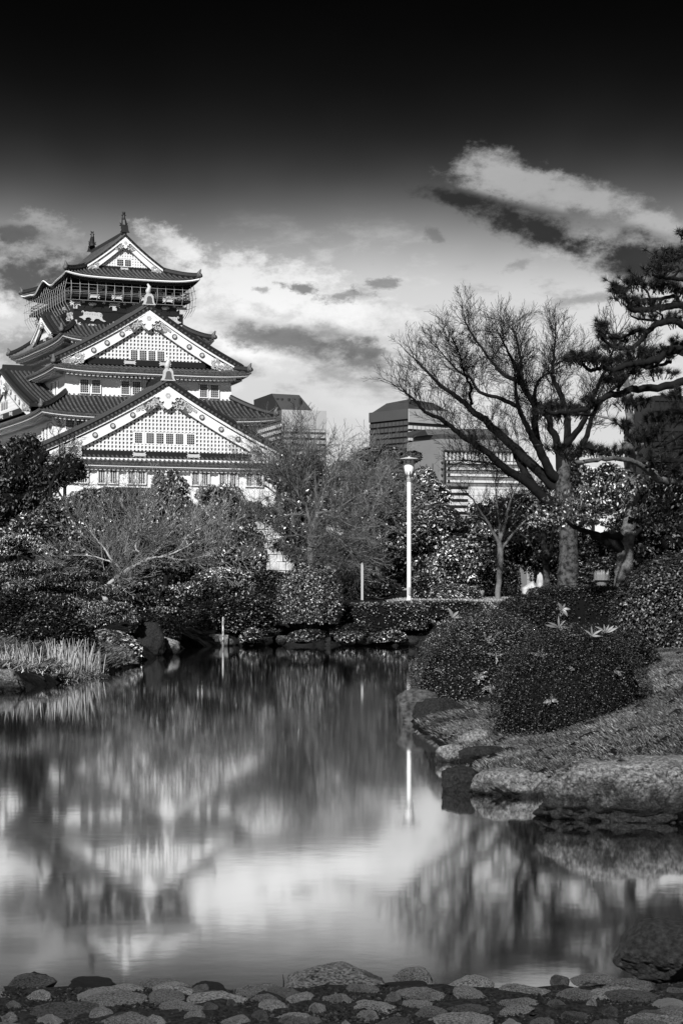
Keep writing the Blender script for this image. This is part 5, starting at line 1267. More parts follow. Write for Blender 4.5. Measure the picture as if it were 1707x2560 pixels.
# --- bare trees ---------------------------------------------------------------------------------------------------
BIG = dict(t0=.3)
bare_tree('bare_tree', 'big leafless tree with forked mottled trunk right of the lamp', [(1420, 1482, 33), (1420, 1440, 27), (1421, 1380, 24), (1419, 1300, 22), (1414, 1250, 25), (1406, 1205, 20), (1410, 1165, 16), (1415, 1125, 12)],
  [dict(p=[(1410, 1262), (1385, 1268), (1357, 1243), (1319, 1208), (1271, 1180), (1242, 1157), (1207, 1127), (1166, 1103), (1127, 1074), (1089, 1047), (1048, 1030), (1025, 1004), (995, 975)], r=(14, 2), dd=-3),
   dict(p=[(1412, 1230), (1383, 1215), (1351, 1183), (1306, 1141), (1274, 1110), (1223, 1068), (1207, 1049), (1179, 1033), (1159, 1014), (1137, 995), (1105, 969), (1080, 944), (1048, 905), (1020, 870)], r=(15, 2), dd=2),
   dict(p=[(1402, 1262), (1360, 1245), (1338, 1220), (1312, 1182), (1290, 1140), (1276, 1112)], r=(12, 8), dd=1, bare=True),
   dict(p=[(1400, 1200), (1379, 1186), (1360, 1150), (1347, 1125), (1335, 1100), (1319, 1075), (1306, 1046), (1293, 1015), (1287, 976), (1284, 930)], r=(13, 3), dd=-2),
   dict(p=[(1293, 1017), (1265, 1005), (1236, 991), (1191, 976), (1169, 934), (1140, 915), (1115, 885), (1090, 850)], r=(6, 1.6), dd=2.5),
   dict(p=[(1357, 1145), (1342, 1100), (1335, 1055), (1338, 1033), (1332, 1011), (1306, 963), (1297, 945), (1255, 921), (1236, 899), (1214, 866), (1175, 801), (1155, 760)], r=(10, 1.8), dd=3),
   dict(p=[(1297, 950), (1292, 910), (1280, 880), (1262, 840), (1245, 795)], r=(6, 1.5), dd=-3),
   dict(p=[(1308, 968), (1302, 920), (1300, 880), (1292, 830), (1285, 790)], r=(6, 1.5), dd=1.5),
   dict(p=[(1402, 1185), (1392, 1105), (1376, 1071), (1370, 1039), (1348, 1018), (1335, 990), (1345, 940), (1370, 915)], r=(11, 2), dd=-1.5),
   dict(p=[(1414, 1130), (1418, 1060), (1411, 1017), (1394, 965), (1380, 928), (1381, 893), (1384, 850), (1388, 800)], r=(10, 1.8), dd=1.8),
   dict(p=[(1381, 893), (1400, 880), (1425, 872), (1450, 862)], r=(3, 1), dd=1),
   dict(p=[(1414, 1115), (1437, 1084), (1459, 1052), (1478, 1001), (1491, 963), (1502, 930), (1522, 880), (1540, 810)], r=(9, 1.8), dd=-2.5),
   dict(p=[(1420, 1150), (1453, 1116), (1469, 1078), (1480, 1040), (1515, 985), (1560, 930), (1600, 860)], r=(9, 1.8), dd=3.5),
   dict(p=[(1171, 1010), (1165, 985), (1170, 960), (1150, 915), (1140, 860), (1120, 810)], r=(4, 1.3), dd=-3),
   dict(p=[(1268, 1190), (1230, 1160), (1180, 1155), (1150, 1150)], r=(3, 1), dd=-3)],
  66, m=M_barkp, mt=M_twig, seed=101, twig=(1.05, .014, 2), t0=.25, step=.115, up=.30, spread=.62, minr=.0046, squash=.80)
# limbs recoloured dark: their backlit silhouette is painted into the bark
for o in COL.objects:
    if o.name.startswith('branch') and o.parent and o.parent.name == 'bare_tree': o.data.materials[0] = M_bark
bare_tree('bare_tree', 'slim leafless tree with pale forked trunk on the open ground', [(1243, 1500, 7), (1247, 1440, 7), (1250, 1390, 8), (1248, 1350, 6)],
  [dict(p=[(1248, 1360), (1232, 1330), (1215, 1300), (1195, 1270), (1180, 1245)], r=(5, 1.2)), dict(p=[(1250, 1350), (1262, 1310), (1270, 1270), (1285, 1230), (1300, 1200)], r=(5, 1.2)),
   dict(p=[(1249, 1350), (1247, 1300), (1240, 1250), (1238, 1210)], r=(4, 1.2)), dict(p=[(1252, 1375), (1285, 1330), (1315, 1300), (1345, 1270)], r=(4, 1.2)), dict(p=[(1265, 1300), (1295, 1270), (1320, 1230)], r=(3, 1)), dict(p=[(1215, 1300), (1190, 1290), (1165, 1290)], r=(2.5, 1))],
  76, m=M_barkl, mt=M_twig, seed=102, twig=(1.0, .012, 2), step=.26, t0=.2, up=.35, minr=.0045)
bare_tree('bare_tree', 'leafless twin stemmed tree with dark rough trunk left of the big trunk', [(1366, 1485, 8), (1365, 1440, 8), (1362, 1390, 9), (1358, 1340, 8), (1352, 1300, 6)],
  [dict(p=[(1364, 1410), (1376, 1370), (1383, 1320), (1390, 1270)], r=(6, 2)), dict(p=[(1355, 1310), (1335, 1280), (1310, 1265), (1285, 1250)], r=(4, 1.2)), dict(p=[(1352, 1300), (1345, 1260), (1348, 1220)], r=(4, 1.2)), dict(p=[(1362, 1395), (1335, 1375), (1320, 1350), (1300, 1335)], r=(3, 1))],
  72, m=M_barkp, mt=M_twig, seed=103, twig=(.8, .011, 2), step=.3, minr=.0045)
bare_tree('bare_tree', 'central leafless tree with pale trunk behind the topiary', [(780, 1440, 11), (778, 1397, 9.5), (776, 1359, 9), (780, 1333, 8), (789, 1302, 7.5), (794, 1284, 6)],
  [dict(p=[(792, 1285), (790, 1255), (789, 1218), (787, 1180), (790, 1140), (780, 1120)], r=(5, 1.2), dd=1), dict(p=[(778, 1330), (772, 1295), (766, 1270), (750, 1245), (727, 1205), (702, 1178), (675, 1150)], r=(5, 1.2), dd=-1),
   dict(p=[(794, 1284), (812, 1280), (835, 1277), (860, 1262), (890, 1240)], r=(4.5, 1.2), dd=-1.5), dict(p=[(806, 1284), (814, 1287), (842, 1292), (863, 1307), (890, 1318)], r=(3.5, 1), dd=-2),
   dict(p=[(775, 1365), (763, 1352), (753, 1341), (733, 1339), (702, 1346), (672, 1352)], r=(4, 1.2), dd=-2), dict(p=[(790, 1290), (805, 1255), (812, 1215), (830, 1180), (845, 1150)], r=(4, 1.2), dd=2),
   dict(p=[(780, 1345), (800, 1340), (818, 1335), (845, 1345), (870, 1370)], r=(3.5, 1), dd=-2), dict(p=[(770, 1290), (745, 1285), (715, 1290), (690, 1300), (660, 1290)], r=(3.5, 1), dd=1.5), dict(p=[(755, 1250), (752, 1215), (745, 1180), (740, 1140)], r=(3, 1), dd=0),
   dict(p=[(766, 1270), (730, 1250), (700, 1240), (665, 1215), (640, 1190)], r=(3, 1), dd=2)],
  82, m=M_barkl, mt=M_twigl, seed=104, twig=(1.7, .016, 2), step=.125, t0=.15, up=.18, spread=.6, minr=.0055)
bare_tree('bare_tree', 'leafless tree with long pale limbs sweeping down left of the lamp', [(950, 1455, 8), (942, 1400, 7), (935, 1340, 6), (930, 1290, 5)],
  [dict(p=[(936, 1310), (905, 1338), (881, 1353), (850, 1373), (830, 1381), (795, 1392)], r=(4.5, 1.2), dd=-3), dict(p=[(932, 1300), (928, 1265), (945, 1250), (960, 1225)], r=(3.5, 1), dd=-1), dict(p=[(930, 1290), (915, 1255), (900, 1225), (885, 1190)], r=(3.5, 1), dd=1),
   dict(p=[(935, 1330), (890, 1325), (860, 1345), (840, 1360)], r=(3, 1), dd=-2), dict(p=[(940, 1370), (915, 1385), (890, 1400), (865, 1400)], r=(3, 1), dd=-3), dict(p=[(936, 1320), (965, 1290), (990, 1270)], r=(3, 1), dd=-1),
   dict(p=[(930, 1290), (935, 1240), (930, 1200), (950, 1170)], r=(3, 1), dd=2)],
  84, m=M_barkl, mt=M_twigl, seed=105, twig=(1.6, .015, 2), step=.12, t0=.1, up=.05, spread=.65, minr=.0055)
bare_tree('bare_tree', 'thin leafless tree standing against the castle wall', [(131, 1300, 5), (129, 1250, 4.5), (127, 1220, 4), (140, 1190, 3)],
  [dict(p=[(128, 1225), (122, 1195), (105, 1170), (95, 1150)], r=(3, 1)), dict(p=[(138, 1195), (150, 1170), (150, 1130), (148, 1090)], r=(2.5, .8)), dict(p=[(130, 1235), (150, 1215), (175, 1205), (200, 1215)], r=(2.5, .8)), dict(p=[(140, 1190), (160, 1165), (175, 1130)], r=(2.5, .8))],
  106, m=M_bark, mt=M_twig, seed=106, twig=(1.0, .012, 2), step=.35, minr=.006)
bare_tree('plum_tree', 'leaning leafless plum tree with a bright bent limb on the left bank', [(268, 1520, 8), (265, 1500, 7.5), (259, 1482, 7), (254, 1468, 6)],
  [dict(p=[(254, 1470), (256, 1446), (269, 1423), (283, 1403), (290, 1390), (292, 1362), (290, 1330), (285, 1300)], r=(5, 1.2), dd=1, m=M_bark), dict(p=[(258, 1476), (270, 1464), (281, 1452), (306, 1434), (332, 1418), (357, 1405), (378, 1396), (410, 1391), (445, 1378), (490, 1355)], r=(6, 1.3), dd=-1),
   dict(p=[(262, 1490), (280, 1487), (298, 1478), (305, 1465)], r=(3, 1), dd=-.5, m=M_bark), dict(p=[(357, 1405), (352, 1385), (340, 1370), (345, 1340), (360, 1310)], r=(3, 1), dd=.5), dict(p=[(306, 1434), (290, 1410), (265, 1400), (230, 1390), (185, 1388)], r=(3, 1), dd=1),
   dict(p=[(325, 1420), (315, 1390), (320, 1350), (330, 1310), (335, 1280)], r=(3, 1), dd=-1), dict(p=[(378, 1396), (400, 1370), (420, 1340), (450, 1310)], r=(3, 1), dd=1), dict(p=[(410, 1391), (450, 1400), (490, 1395), (530, 1385)], r=(2.5, 1), dd=-1.5), dict(p=[(283, 1403), (260, 1370), (235, 1340), (215, 1310)], r=(3, 1), dd=1.5), dict(p=[(445, 1378), (470, 1340), (500, 1320)], r=(2.5, 1), dd=0)],
  54, m=M_barkb, mt=M_twigp, seed=107, twig=(1.05, .011, 2), step=.13, t0=.15, up=.22, spread=.6, minr=.0045)
bare_tree('bare_tree', 'feathery leafless treetop behind the castle eave corner', [(690, 1330, 6), (695, 1230, 5), (700, 1160, 4)],
  [dict(p=[(697, 1200), (715, 1150), (730, 1110), (740, 1080)], r=(3, .8)), dict(p=[(700, 1165), (702, 1130), (706, 1105)], r=(3, .8)), dict(p=[(699, 1190), (706, 1150), (716, 1110)], r=(3, .8)),dict(p=[(700, 1160), (760, 1140), (800, 1125)], r=(3, .8))],
  130, m=M_bark, mt=M_twig, seed=108, twig=(1.5, .015, 2), step=.6, minr=.0085)

# --- pale trunked broadleaf tree and the pine at the right -----------------------------------------------------------
D = 37.0
bl_t = bare_tree('broadleaf_tree', 'thick pale trunked tree with a crooked limb, behind the topiary at right', [(1562, 1520, 33), (1560, 1450, 25), (1561, 1395, 21), (1563, 1355, 20), (1570, 1320, 17), (1576, 1285, 16.5), (1578, 1240, 16), (1576, 1190, 15), (1572, 1130, 14), (1575, 1070, 12), (1570, 1000, 9), (1562, 940, 6), (1556, 890, 3)],
  [dict(p=[(1563, 1350), (1549, 1342), (1530, 1340), (1508, 1340), (1485, 1336), (1466, 1330), (1435, 1317), (1412, 1301)], r=(12, 4), dd=-.6, m=M_bark, bare=True), dict(p=[(1562, 1372), (1540, 1362), (1510, 1350), (1480, 1338)], r=(18, 7), dd=-.3, m=M_bark, bare=True),
   dict(p=[(1570, 1340), (1590, 1330), (1605, 1318), (1611, 1307), (1625, 1292)], r=(7, 3), dd=-.6, bare=True), dict(p=[(1605, 1318), (1592, 1303), (1572, 1294)], r=(4, 3), dd=-.8, bare=True), dict(p=[(1412, 1303), (1380, 1306), (1340, 1298)], r=(3.5, 1.2), dd=-.2, bare=True),
   dict(p=[(1540, 1336), (1525, 1318), (1500, 1312)], r=(3.5, 2), dd=-.4, bare=True), dict(p=[(1462, 1290), (1445, 1278), (1420, 1275)], r=(2.5, 1.5), dd=-.2, bare=True), dict(p=[(1574, 1150), (1600, 1115), (1620, 1095), (1640, 1060)], r=(7, 3), dd=1, bare=True),
   dict(p=[(1572, 1080), (1545, 1055), (1520, 1045), (1490, 1040)], r=(6, 2), dd=1), dict(p=[(1566, 980), (1590, 940), (1600, 900)], r=(4, 1.2), dd=1)],
  D, m=M_barkl, mt=M_twig, seed=111, twig=(.5, .007, 2), step=.2, minr=.003)
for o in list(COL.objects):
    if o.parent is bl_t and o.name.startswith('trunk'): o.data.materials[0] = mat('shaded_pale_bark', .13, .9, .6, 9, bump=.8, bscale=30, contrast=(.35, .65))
rng = np.random.default_rng(61)
def loose_leaves(parent, blobs, D, leaf, n, m, name='leaves', elong=.42, depth=1.0):
    L_ = []; k = D / F; B0 = np.array(parent.location)
    for px, py, rx, ry in blobs:
        c = np.array(P(px, py, D)); R = np.array([rx * k, (rx + ry) / 2 * k * depth, ry * k]); d = rand_dirs(rng, n) * (rng.random((n, 1)) ** .45)
        # leaves gather in sprays
        sp_ = rand_dirs(rng, 26) * rng.random((26, 1)) ** .4; d = sp_[rng.integers(0, 26, n)] + d * .22
        pos = c + d * R; nr = rand_dirs(rng, n) + np.array([0, -.3, .6]); nr /= np.linalg.norm(nr, axis=1, keepdims=True)
        L = leaf * rng.uniform(.7, 1.3, n); L_.append(leaf_quads(pos, nr, L, L * elong, rng, .4))
    v, q = join(L_); return obj(name, mesh_np(name, v - B0, q), m, parent)
loose_leaves(bl_t, [(1450, 1240, 70, 34), (1380, 1265, 70, 36), (1500, 1255, 60, 40), (1530, 1225, 50, 36), (1420, 1295, 80, 22), (1350, 1300, 50, 22), (1490, 1290, 60, 28)], D - .3, .075, 420, M_leafm, 'leaves')
loose_leaves(bl_t, [(1610, 1290, 44, 30), (1640, 1305, 40, 26), (1600, 1200, 50, 40), (1660, 1260, 50, 40)], D - .6, .085, 260, M_leafm, 'leaves')

DP = 34.0
pine = thing('pine_tree', 'dark twisted pine reaching in from the right edge with tufted needle pads', 'tree', P(1800, 1500, DP))
rng = np.random.default_rng(71); B0 = np.array(pine.location); kp = DP / F
def pbr(pts, r0, r1, dd=0.0, m=M_bark, seed=0):
    l, r = smooth_line(px_line(pts, DP, dd=dd), np.linspace(r0, r1, len(pts)) * kp, 5, .012, rng)
    v, q = tubes_np([(l - B0, r)], 8); return obj('branch', mesh_np('branch', v, q, smooth=True), m, pine), l
l, r = smooth_line([P(a, b, DP) for a, b in [(1800, 1510), (1795, 1400), (1780, 1250), (1790, 1100), (1770, 950), (1745, 850), (1720, 780), (1735, 700), (1720, 620), (1712, 570)]], np.array([36, 32, 29, 26, 23, 20, 16, 13, 9, 5]) * kp, 5, .02, rng)
v, q = tubes_np([(l - B0, r)], 12); obj('trunk', mesh_np('trunk', v, q, smooth=True), M_bark, pine)
NB = []     # branch centre lines that carry pads
for pts, r0, r1, dd in [
    ([(1735, 705), (1707, 700), (1676, 696), (1651, 694), (1630, 688)], 6, 3, -.4), ([(1676, 696), (1690, 684), (1695, 670), (1672, 655), (1655, 640)], 3.5, 1.5, -.2),
    ([(1745, 775), (1707, 764), (1676, 765), (1623, 773), (1581, 773), (1568, 751), (1549, 730), (1530, 722)], 11, 3, -.8), ([(1690, 764), (1688, 742), (1640, 748), (1600, 750), (1580, 747)], 6, 2.5, .5), ([(1623, 748), (1618, 730), (1605, 715), (1610, 700)], 3, 1.5, .3),
    ([(1760, 830), (1707, 815), (1683, 801), (1644, 809), (1619, 828), (1604, 849), (1576, 868), (1549, 872), (1517, 858), (1505, 845)], 10, 3, -1), ([(1620, 828), (1600, 825), (1587, 828), (1565, 840), (1545, 845), (1532, 840), (1512, 828)], 5, 2, -.5),
    ([(1683, 801), (1650, 803), (1620, 800), (1590, 796), (1575, 788)], 4, 2, .6), ([(1650, 806), (1655, 790), (1640, 780), (1615, 775)], 3, 1.5, .2),
    ([(1770, 900), (1707, 879), (1676, 872), (1655, 888), (1634, 900), (1591, 908), (1566, 912), (1536, 925), (1502, 918), (1477, 928), (1455, 912), (1440, 900)], 13, 3, -1.2), ([(1640, 900), (1610, 915), (1580, 920), (1560, 950), (1540, 975)], 6, 4, .2), ([(1676, 905), (1650, 912), (1620, 920), (1585, 918)], 5, 2, .4),
    ([(1790, 945), (1707, 953), (1655, 967), (1581, 974), (1549, 985), (1517, 989), (1491, 1006), (1464, 1023), (1430, 1030), (1395, 1033), (1360, 1028)], 11, 4, -1.5), ([(1491, 1010), (1480, 1035), (1450, 1037), (1420, 1036)], 5, 2, -1),
    ([(1790, 1210), (1707, 1205), (1663, 1203), (1637, 1192), (1617, 1175), (1598, 1161), (1572, 1151), (1534, 1147), (1482, 1150), (1435, 1158)], 9, 5, -1.6), ([(1788, 1150), (1707, 1152), (1645, 1151), (1625, 1160), (1614, 1169)], 8, 4, -1), ([(1790, 1110), (1707, 1115), (1640, 1140), (1600, 1160)], 5, 3, -.6),
    ([(1534, 1147), (1510, 1135), (1480, 1125), (1450, 1120)], 4, 2, -1.8), ([(1780, 1060), (1720, 1075), (1660, 1110), (1630, 1120)], 6, 2.5, .8), ([(1707, 1130), (1680, 1160), (1655, 1185), (1640, 1200)], 4, 2, -.4)]:
    o, l = pbr(pts, r0, r1, dd)
    if len(pts) >= 9 and pts[-1][1] > 1150: o['label'] = 'lower limb of the pine with sunlight painted into its bark'
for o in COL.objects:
    if o.parent is pine and o.get('label'): o.data.materials[0] = mat('pine_limb_lit', .10, .9, .6, 8, bump=.8, bscale=20, contrast=(.35, .65)); del o['label']  # paler bark colour stands in for sunlight on this limb
# needle pads: tufts of stiff needles on short crooked shoots
PADS = [(1660, 648, 44, 22, 34), (1645, 672, 50, 16, 30), (1690, 640, 34, 26, 22), (1707, 585, 22, 16, 12), (1600, 708, 60, 22, 50), (1545, 724, 34, 20, 24), (1650, 715, 44, 20, 32), (1560, 745, 34, 18, 20), (1575, 770, 26, 14, 14), (1620, 758, 56, 12, 26), (1695, 728, 22, 24, 16),
        (1503, 812, 18, 16, 16), (1500, 838, 16, 14, 12), (1540, 850, 34, 16, 20), (1590, 830, 34, 12, 12), (1530, 868, 30, 12, 14), (1640, 790, 50, 14, 18), (1690, 800, 30, 20, 14),
        (1455, 893, 36, 18, 40), (1490, 900, 34, 16, 24), (1425, 900, 20, 12, 10), (1530, 905, 40, 16, 22), (1590, 880, 40, 14, 20), (1640, 880, 40, 16, 20), (1620, 895, 60, 14, 24), (1570, 930, 50, 14, 20), (1535, 950, 36, 24, 26), (1690, 862, 30, 18, 16),
        (1370, 1018, 34, 14, 26), (1410, 1018, 36, 14, 26), (1440, 1026, 30, 12, 16), (1395, 1040, 40, 10, 14), (1345, 1035, 20, 12, 8), (1475, 1000, 24, 16, 10), (1460, 1120, 46, 14, 26), (1500, 1130, 46, 14, 22), (1430, 1140, 30, 14, 14), (1400, 1120, 34, 20, 22), (1545, 1130, 34, 14, 14), (1640, 1080, 50, 30, 30), (1690, 1030, 30, 30, 24), (1650, 932, 60, 18, 20), (1695, 985, 34, 22, 18), (1600, 1005, 46, 16, 18), (1660, 1050, 56, 20, 22), (1610, 1100, 46, 18, 18), (1695, 1115, 36, 24, 18), (1560, 1065, 36, 18, 14), (1660, 1145, 46, 18, 16), (1690, 1175, 40, 20, 20), (1570, 1010, 30, 20, 16)]
vt, shoots = [], []
for px, py, rx, ry, n in PADS:
    dD = rng.uniform(-1.2, .8); c = P(px, py, DP + dD)
    for _ in range(n):
        a = rng.normal(0, .5, 3); c_ = np.array([c.x + a[0] * rx * kp, c.y + a[1] * rx * kp * .8, c.z + abs(a[2]) * ry * kp - .2 * ry * kp])
        ax = np.array([a[0] * .7, a[1] * .6, .75]) + rng.normal(0, .3, 3); ax /= np.linalg.norm(ax)
        shoots.append((np.array([c_ - ax * .10 + np.array([-a[0] * .05, 0, -.05]), c_ - ax * .04, c_]) - B0, [.008, .006, .004]))
        m_ = 60; d = ax[None] * .75 + rand_dirs(rng, m_) * .85; d /= np.linalg.norm(d, axis=1, keepdims=True)
        L = rng.uniform(.09, .15, m_)[:, None]; s = np.cross(d, rand_dirs(rng, m_)); s /= np.linalg.norm(s, axis=1, keepdims=True)
        b = c_[None] - B0[None] - ax[None] * rng.uniform(0, .05, m_)[:, None]
        vt.append(np.stack([b - s * .0036, b + s * .0036, b + d * L], 1).reshape(-1, 3))
vt = np.concatenate(vt); obj('needles', mesh_np('needles', vt, tris=np.arange(len(vt)).reshape(-1, 3)), M_needle, pine, kind='stuff')
v, q = tubes_np(shoots, 4); obj('shoots', mesh_np('shoots', v, q), M_bark, pine, kind='stuff')

# --- reeds, grass, broad leaves ---------------------------------------------------------------------------------------
def reeds(label, x0, x1, ytop, ybase, D, n, nb, seed):
    rng = np.random.default_rng(seed); a = P(x0, ybase, D); b = P(x1, ybase, D); zt = P(0, ytop, D).z; z0 = gz((a.x + b.x) / 2, D)
    root = thing('reed_clump', label, 'reeds', ((a.x + b.x) / 2, D, z0), group='dry reed clumps on the left bank'); B0 = np.array(root.location); H_ = zt - z0; lines = []
    for _ in range(n):
        x = rng.uniform(a.x, b.x); y = D + rng.normal(0, .25); h = H_ * rng.uniform(.35, 1.05); lean = rng.normal(0, .13, 2) * h
        zg = z0
        lines.append((np.array([[x, y, zg], [x + lean[0] * .4, y + lean[1] * .4, zg + h * .5], [x + lean[0], y + lean[1], zg + h]]) - B0, [.008, .007, .004]))
    v, q = tubes_np(lines, 3); obj('stems', mesh_np('stems', v, q), M_reed, root, kind='stuff')
    x = rng.normal((a.x + b.x) / 2, (b.x - a.x) * .30, nb); y = D - .25 + rng.normal(0, .3, nb); an = rng.uniform(0, 6.28, nb); L = rng.uniform(.12, .34, nb)
    base = np.stack([x, y, gh(x, y)], 1) - B0; d = np.stack([np.cos(an), np.sin(an), rng.uniform(.2, 1.6, nb)], 1); d /= np.linalg.norm(d, axis=1, keepdims=True)
    s = np.stack([-np.sin(an), np.cos(an), 0 * an], 1) * .007; mid = base + d * L[:, None] * .6; tip = mid + d * L[:, None] * .4 * np.array([1, 1, -.3])
    v = np.stack([base - s, base + s, mid + s * .8, mid - s * .8, tip], 1).reshape(-1, 3); o5 = np.arange(nb)[:, None] * 5
    obj('leaf_blades', mesh_np('leaf_blades', v, quads=o5 + np.array([[0, 1, 2, 3]]), tris=o5 + np.array([[3, 2, 4]])), M_reed, root, kind='stuff')
reeds('sparse upright dry reeds at the left edge', 2, 105, 1606, 1690, 35.0, 70, 1500, 1)
reeds('dense sunlit dry reed clump with a tangled foot', 122, 225, 1596, 1690, 36.0, 150, 5000, 2)
reeds('thin dry reeds trailing off beside the dense clump', 215, 258, 1622, 1690, 37.2, 34, 700, 3)

def grass_patch(poly, n, hmin, hmax, m, seed, wid=.004, lean=(.3, 0), name='grass', clump=.5):
    rng = np.random.default_rng(seed); xs_, ys_ = [p[0] for p in poly], [p[1] for p in poly]; pts = []
    k = 0
    X = rng.uniform(min(xs_), max(xs_), n * 6); Y = rng.uniform(min(ys_), max(ys_), n * 6); ins = np.zeros(len(X), bool)
    for i in range(len(poly)):
        (ax, ay), (bx, by) = poly[i], poly[(i + 1) % len(poly)]
        ins ^= ((ay > Y) != (by > Y)) & (X < (bx - ax) * (Y - ay) / ((by - ay) or 1e-9) + ax)
    ins &= pond_dist(X, Y) > .02
    X, Y = X[ins][:n], Y[ins][:n]; n = len(X); Z = gh(X, Y)
    cl = np.array([mnoise.noise(Vector((x * 2.2, y * 1.2, seed))) for x, y in zip(X, Y)])
    L = rng.uniform(hmin, hmax, n) * (1 + clump * cl); an = rng.uniform(0, 6.28, n)
    d = np.stack([np.cos(an) * .55 + lean[0] + cl * .4, np.sin(an) * .55 + lean[1], np.full(n, .8) + .25 * cl], 1); d /= np.linalg.norm(d, axis=1, keepdims=True)
    s = np.stack([-np.sin(an), np.cos(an), np.zeros(n)], 1) * wid; base = np.stack([X, Y, Z], 1)
    mid = base + d * L[:, None] * .55; tip = mid + (d * np.array([1.3, 1.3, .45])) * L[:, None] * .5
    v = np.stack([base - s, base + s, mid, tip], 1).reshape(-1, 3); o4 = np.arange(n)[:, None] * 4
    return obj(name, mesh_np(name, v, tris=np.concatenate([o4 + np.array([[0, 1, 2]]), o4 + np.array([[1, 3, 2]])])), m, kind='stuff')
grass_patch([(1.15, 16.0), (1.3, 15.2), (2.0, 15.0), (5, 14.6), (6, 22), (4.2, 27), (2.2, 24), (1.5, 22), (1.1, 21.5), (1.1, 18)], 170000, .022, .055, M_grass, 5, .0021, (-.25, -.1))
grass_patch([(.7, 21), (1.6, 18), (2.2, 20), (1.6, 25), (.8, 24.6)], 7000, .04, .085, M_grass, 6, .0021, (-.4, -.3), 'long_grass')
grass_patch([(-6.5, 33), (-4.7, 35), (-4.3, 41), (-4.2, 44), (-6, 48), (-9, 46), (-9, 33)], 16000, .10, .26, M_grass, 7, .008, (.2, -.3), 'grass')
grass_patch([(1.2, 61), (4.5, 59.5), (9, 66), (9, 92), (3, 92)], 22000, .06, .16, mat('sunlit_grass', .34, .6, .35, .8, island=[(0, .4), (.6, 1), (1, 2)], contrast=(.35, .65)), 8, .012, (.1, -.2), 'grass')

bpy.context.view_layer.update(); _dg = bpy.context.evaluated_depsgraph_get()
def broad_plant(px, py, D, n, Lpx, label, seed, fan=1.0, up=.5, m=M_leaf1, wid=.3):
    """a few big leaves pushing out of the clipped surface, each leaf its own part; rooted on the shrub that stands there"""
    rg = random.Random(seed); d_ = (P(px, py, 10) - Vector((0, 0, EYE))).normalized()
    ok, hit, *_r = SC.ray_cast(_dg, Vector((0, 0, EYE)), d_)
    c = hit - d_ * .03 if ok and abs(hit.y - D) < 6 else P(px, py, D); L = Lpx * .78 * c.y / F
    root = thing('broadleaf_sprig', label, 'plant', c)
    st = MB(); st.tube([(0, .25, -.2), (0, .08, -.06), (0, 0, 0)], [.005, .004, .003], 5); st.build('stem', M_bark, root)
    for i in range(n):
        a = (i + rg.uniform(-.3, .3)) / n * 2 * math.pi * fan + (0 if fan == 1 else math.pi * (.5 - fan)); l = L * rg.uniform(.6, 1.15)
        d = Vector((math.cos(a), -.45, math.sin(a) * .8 + up * .3)).normalized(); s = d.cross(Vector((rg.uniform(-.4, .4), -1, .3 + rg.uniform(-.3, .3)))).normalized(); n_ = s.cross(d)
        w_ = l * wid; rows = []
        for t, k in ((0, .08), (.25, .8), (.5, 1), (.75, .65), (1, .02)):
            p = d * (l * t) + n_ * (-.3 * l * t * t) + Vector((rg.uniform(-.1, .1) * l * .3, -.01, 0)); rows.append([p - s * w_ * k * .5 + n_ * w_ * .15 * k, p, p + s * w_ * k * .5 + n_ * w_ * .15 * k])
        lf = MB(); lf.grid(rows); lf.build('leaf', m, root, smooth=True)
M_leaf2 = mat('sasa_leaf', .18, .5, .35, 14, spec=.4)
broad_plant(1196, 1690, 25.4, 7, 28, 'star shaped sprig of broad leaves on the overhanging mound', 1)
broad_plant(1512, 1582, 23.6, 5, 38, 'bright bamboo grass leaves standing on top of the linking mound', 2, .5, 1.2, M_leaf2, .22)
broad_plant(1478, 1590, 23.7, 4, 32, 'bamboo grass leaves leaning left on the linking mound', 3, .5, .6, M_leaf2, .2)
broad_plant(1395, 1568, 23.4, 6, 42, 'arching narrow leaves on top of the front mound', 4, .8, .6, M_leaf1, .2)
broad_plant(1418, 1590, 21.6, 5, 40, 'pale tangle of narrow leaves below the arching ones', 5, 1, .5, M_leaf1, .22)
broad_plant(1350, 1640, 20.9, 5, 36, 'pair of narrow leaves on the left flank of the front mound', 6, .7, .4, M_leaf2, .24)
broad_plant(1420, 1668, 20.6, 1, 31, 'single hanging oval leaf on the front mound', 7, .2, -3, M_leaf1, .6)
broad_plant(1535, 1675, 20.9, 2, 28, 'two small drooping leaves near the grass edge', 8, .4, -3, M_leaf1, .4)
broad_plant(1225, 1720, 22.6, 4, 25, 'small broad leaves low between the two mounds', 9, 1, .1, M_leaf1, .5)
broad_plant(1375, 1750, 20.7, 4, 31, 'dull sprig of leaves at the foot of the front mound', 10, 1, -.5, M_leafl, .5)
broad_plant(1405, 1522, 30.0, 6, 27, 'pale leaf cluster against the shaded hedge', 11, 1, .2, M_leaf1, .4)
broad_plant(1215, 1600, 25.0, 5, 25, 'sprig of leaves high on the overhanging mound', 12, .8, .5, M_leaf1, .3)
broad_plant(1130, 1545, 26.2, 3, 33, 'bright leaf tips at the upper left of the overhanging mound', 13, .5, 1, M_leaf2, .35)
broad_plant(1240, 1640, 24.6, 4, 28, 'narrow leaves in the crease between the mounds', 14, .9, .3, M_leaf2, .25)
broad_plant(1100, 1680, 25.4, 4, 27, 'grassy leaves on the left flank of the overhanging mound', 15, .8, .4, M_leaf1, .2)

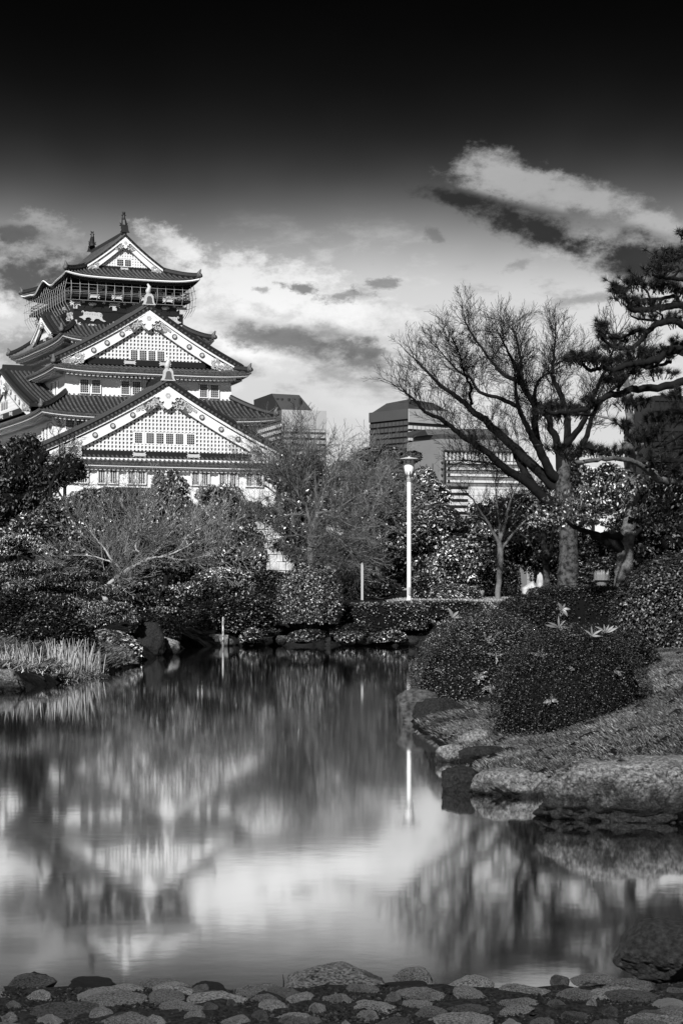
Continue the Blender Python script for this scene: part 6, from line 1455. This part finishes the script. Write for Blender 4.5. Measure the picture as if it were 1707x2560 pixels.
# --- small things on the open ground --------------------------------------------------------------------------------------
p = P(1325, 1484, 96); o = obj('white_stone', rock_mesh('white_stone',   .55, .5, .56, 90, 4, 16, .06), M_wallst, label='rounded white stone block on the open ground between trunks', cat='stone'); o.location = (p.x, 96, 1.2 + .35)
p = P(1348, 1484, 95.4); o = obj('stone_post', rock_mesh('stone_post', .20, .2, .72, 91, 4, 12, .05), M_wallst, label='narrow pale stone leaning beside the white stone', cat='stone'); o.location = (p.x, 95.4, 1.2 + .55)
p = P(1503, 1468, 60); pl = thing('stone_planter', 'round stone planter with grass growing on its rim, behind the hedge', 'planter', (p.x, 60, 1.2)); hz = P(0, 1436, 60).z - 1.2
m_ = MB(); m_.lathe([(.12, 0), (.13, hz * .5), (.16, hz * .75), (.24, hz * .8), (.24, hz)], n=14); m_.build('bowl', M_barkl, pl)
rng = np.random.default_rng(9); ls = []
for _ in range(90):
    a = rng.uniform(0, 6.28); r = rng.uniform(0, .22); h = rng.uniform(.05, .16); b_ = np.array([r * math.cos(a), r * math.sin(a), hz - .01]); ls.append((np.array([b_, b_ + np.array([.02 * math.cos(a), 0, h])]), [.005, .002]))
v, q = tubes_np(ls, 3); obj('grass_tuft', mesh_np('grass_tuft', v, q), M_reed, pl, kind='stuff')
p = P(1482, 1475, 66); fc = thing('low_fence', 'short white post and rail fence by the planter', 'fence', (p.x, 66, 1.2))
for i in range(4):
    m_ = MB(); m_.box(-.12 + i * .16, -.09 + i * .16, -.02, .02, 0, .34); m_.build('post', M_white, fc)
m_ = MB(); m_.box(-.16, .50, -.03, .03, .342, .38); m_.build('rail', M_white, fc)
p = P(0, 1490, 70); wl_ = thing('white_parapet', 'thin pale ledge behind the shrubs at the left edge', 'wall', (p.x, 70, 1.0))
m_ = MB(); m_.box(-1.2, .42, -.1, .1, 0, P(0, 1484, 70).z - 1.0); m_.build('ledge', M_wallst, wl_)
for x0, x1, yt, sd, lab in ((1085, 1130, 1452, 93, 'pale broken rock under the feathery evergreen'), (1135, 1178, 1450, 94, 'bright low rock beside the slim tree'), (1180, 1215, 1466, 96, 'small pale rock left of the slim tree')):
    rock(x0, x1, yt, 1490, lab, M_pale, D=78, seed=sd, cuts=14, group='pale garden rocks on the open ground')
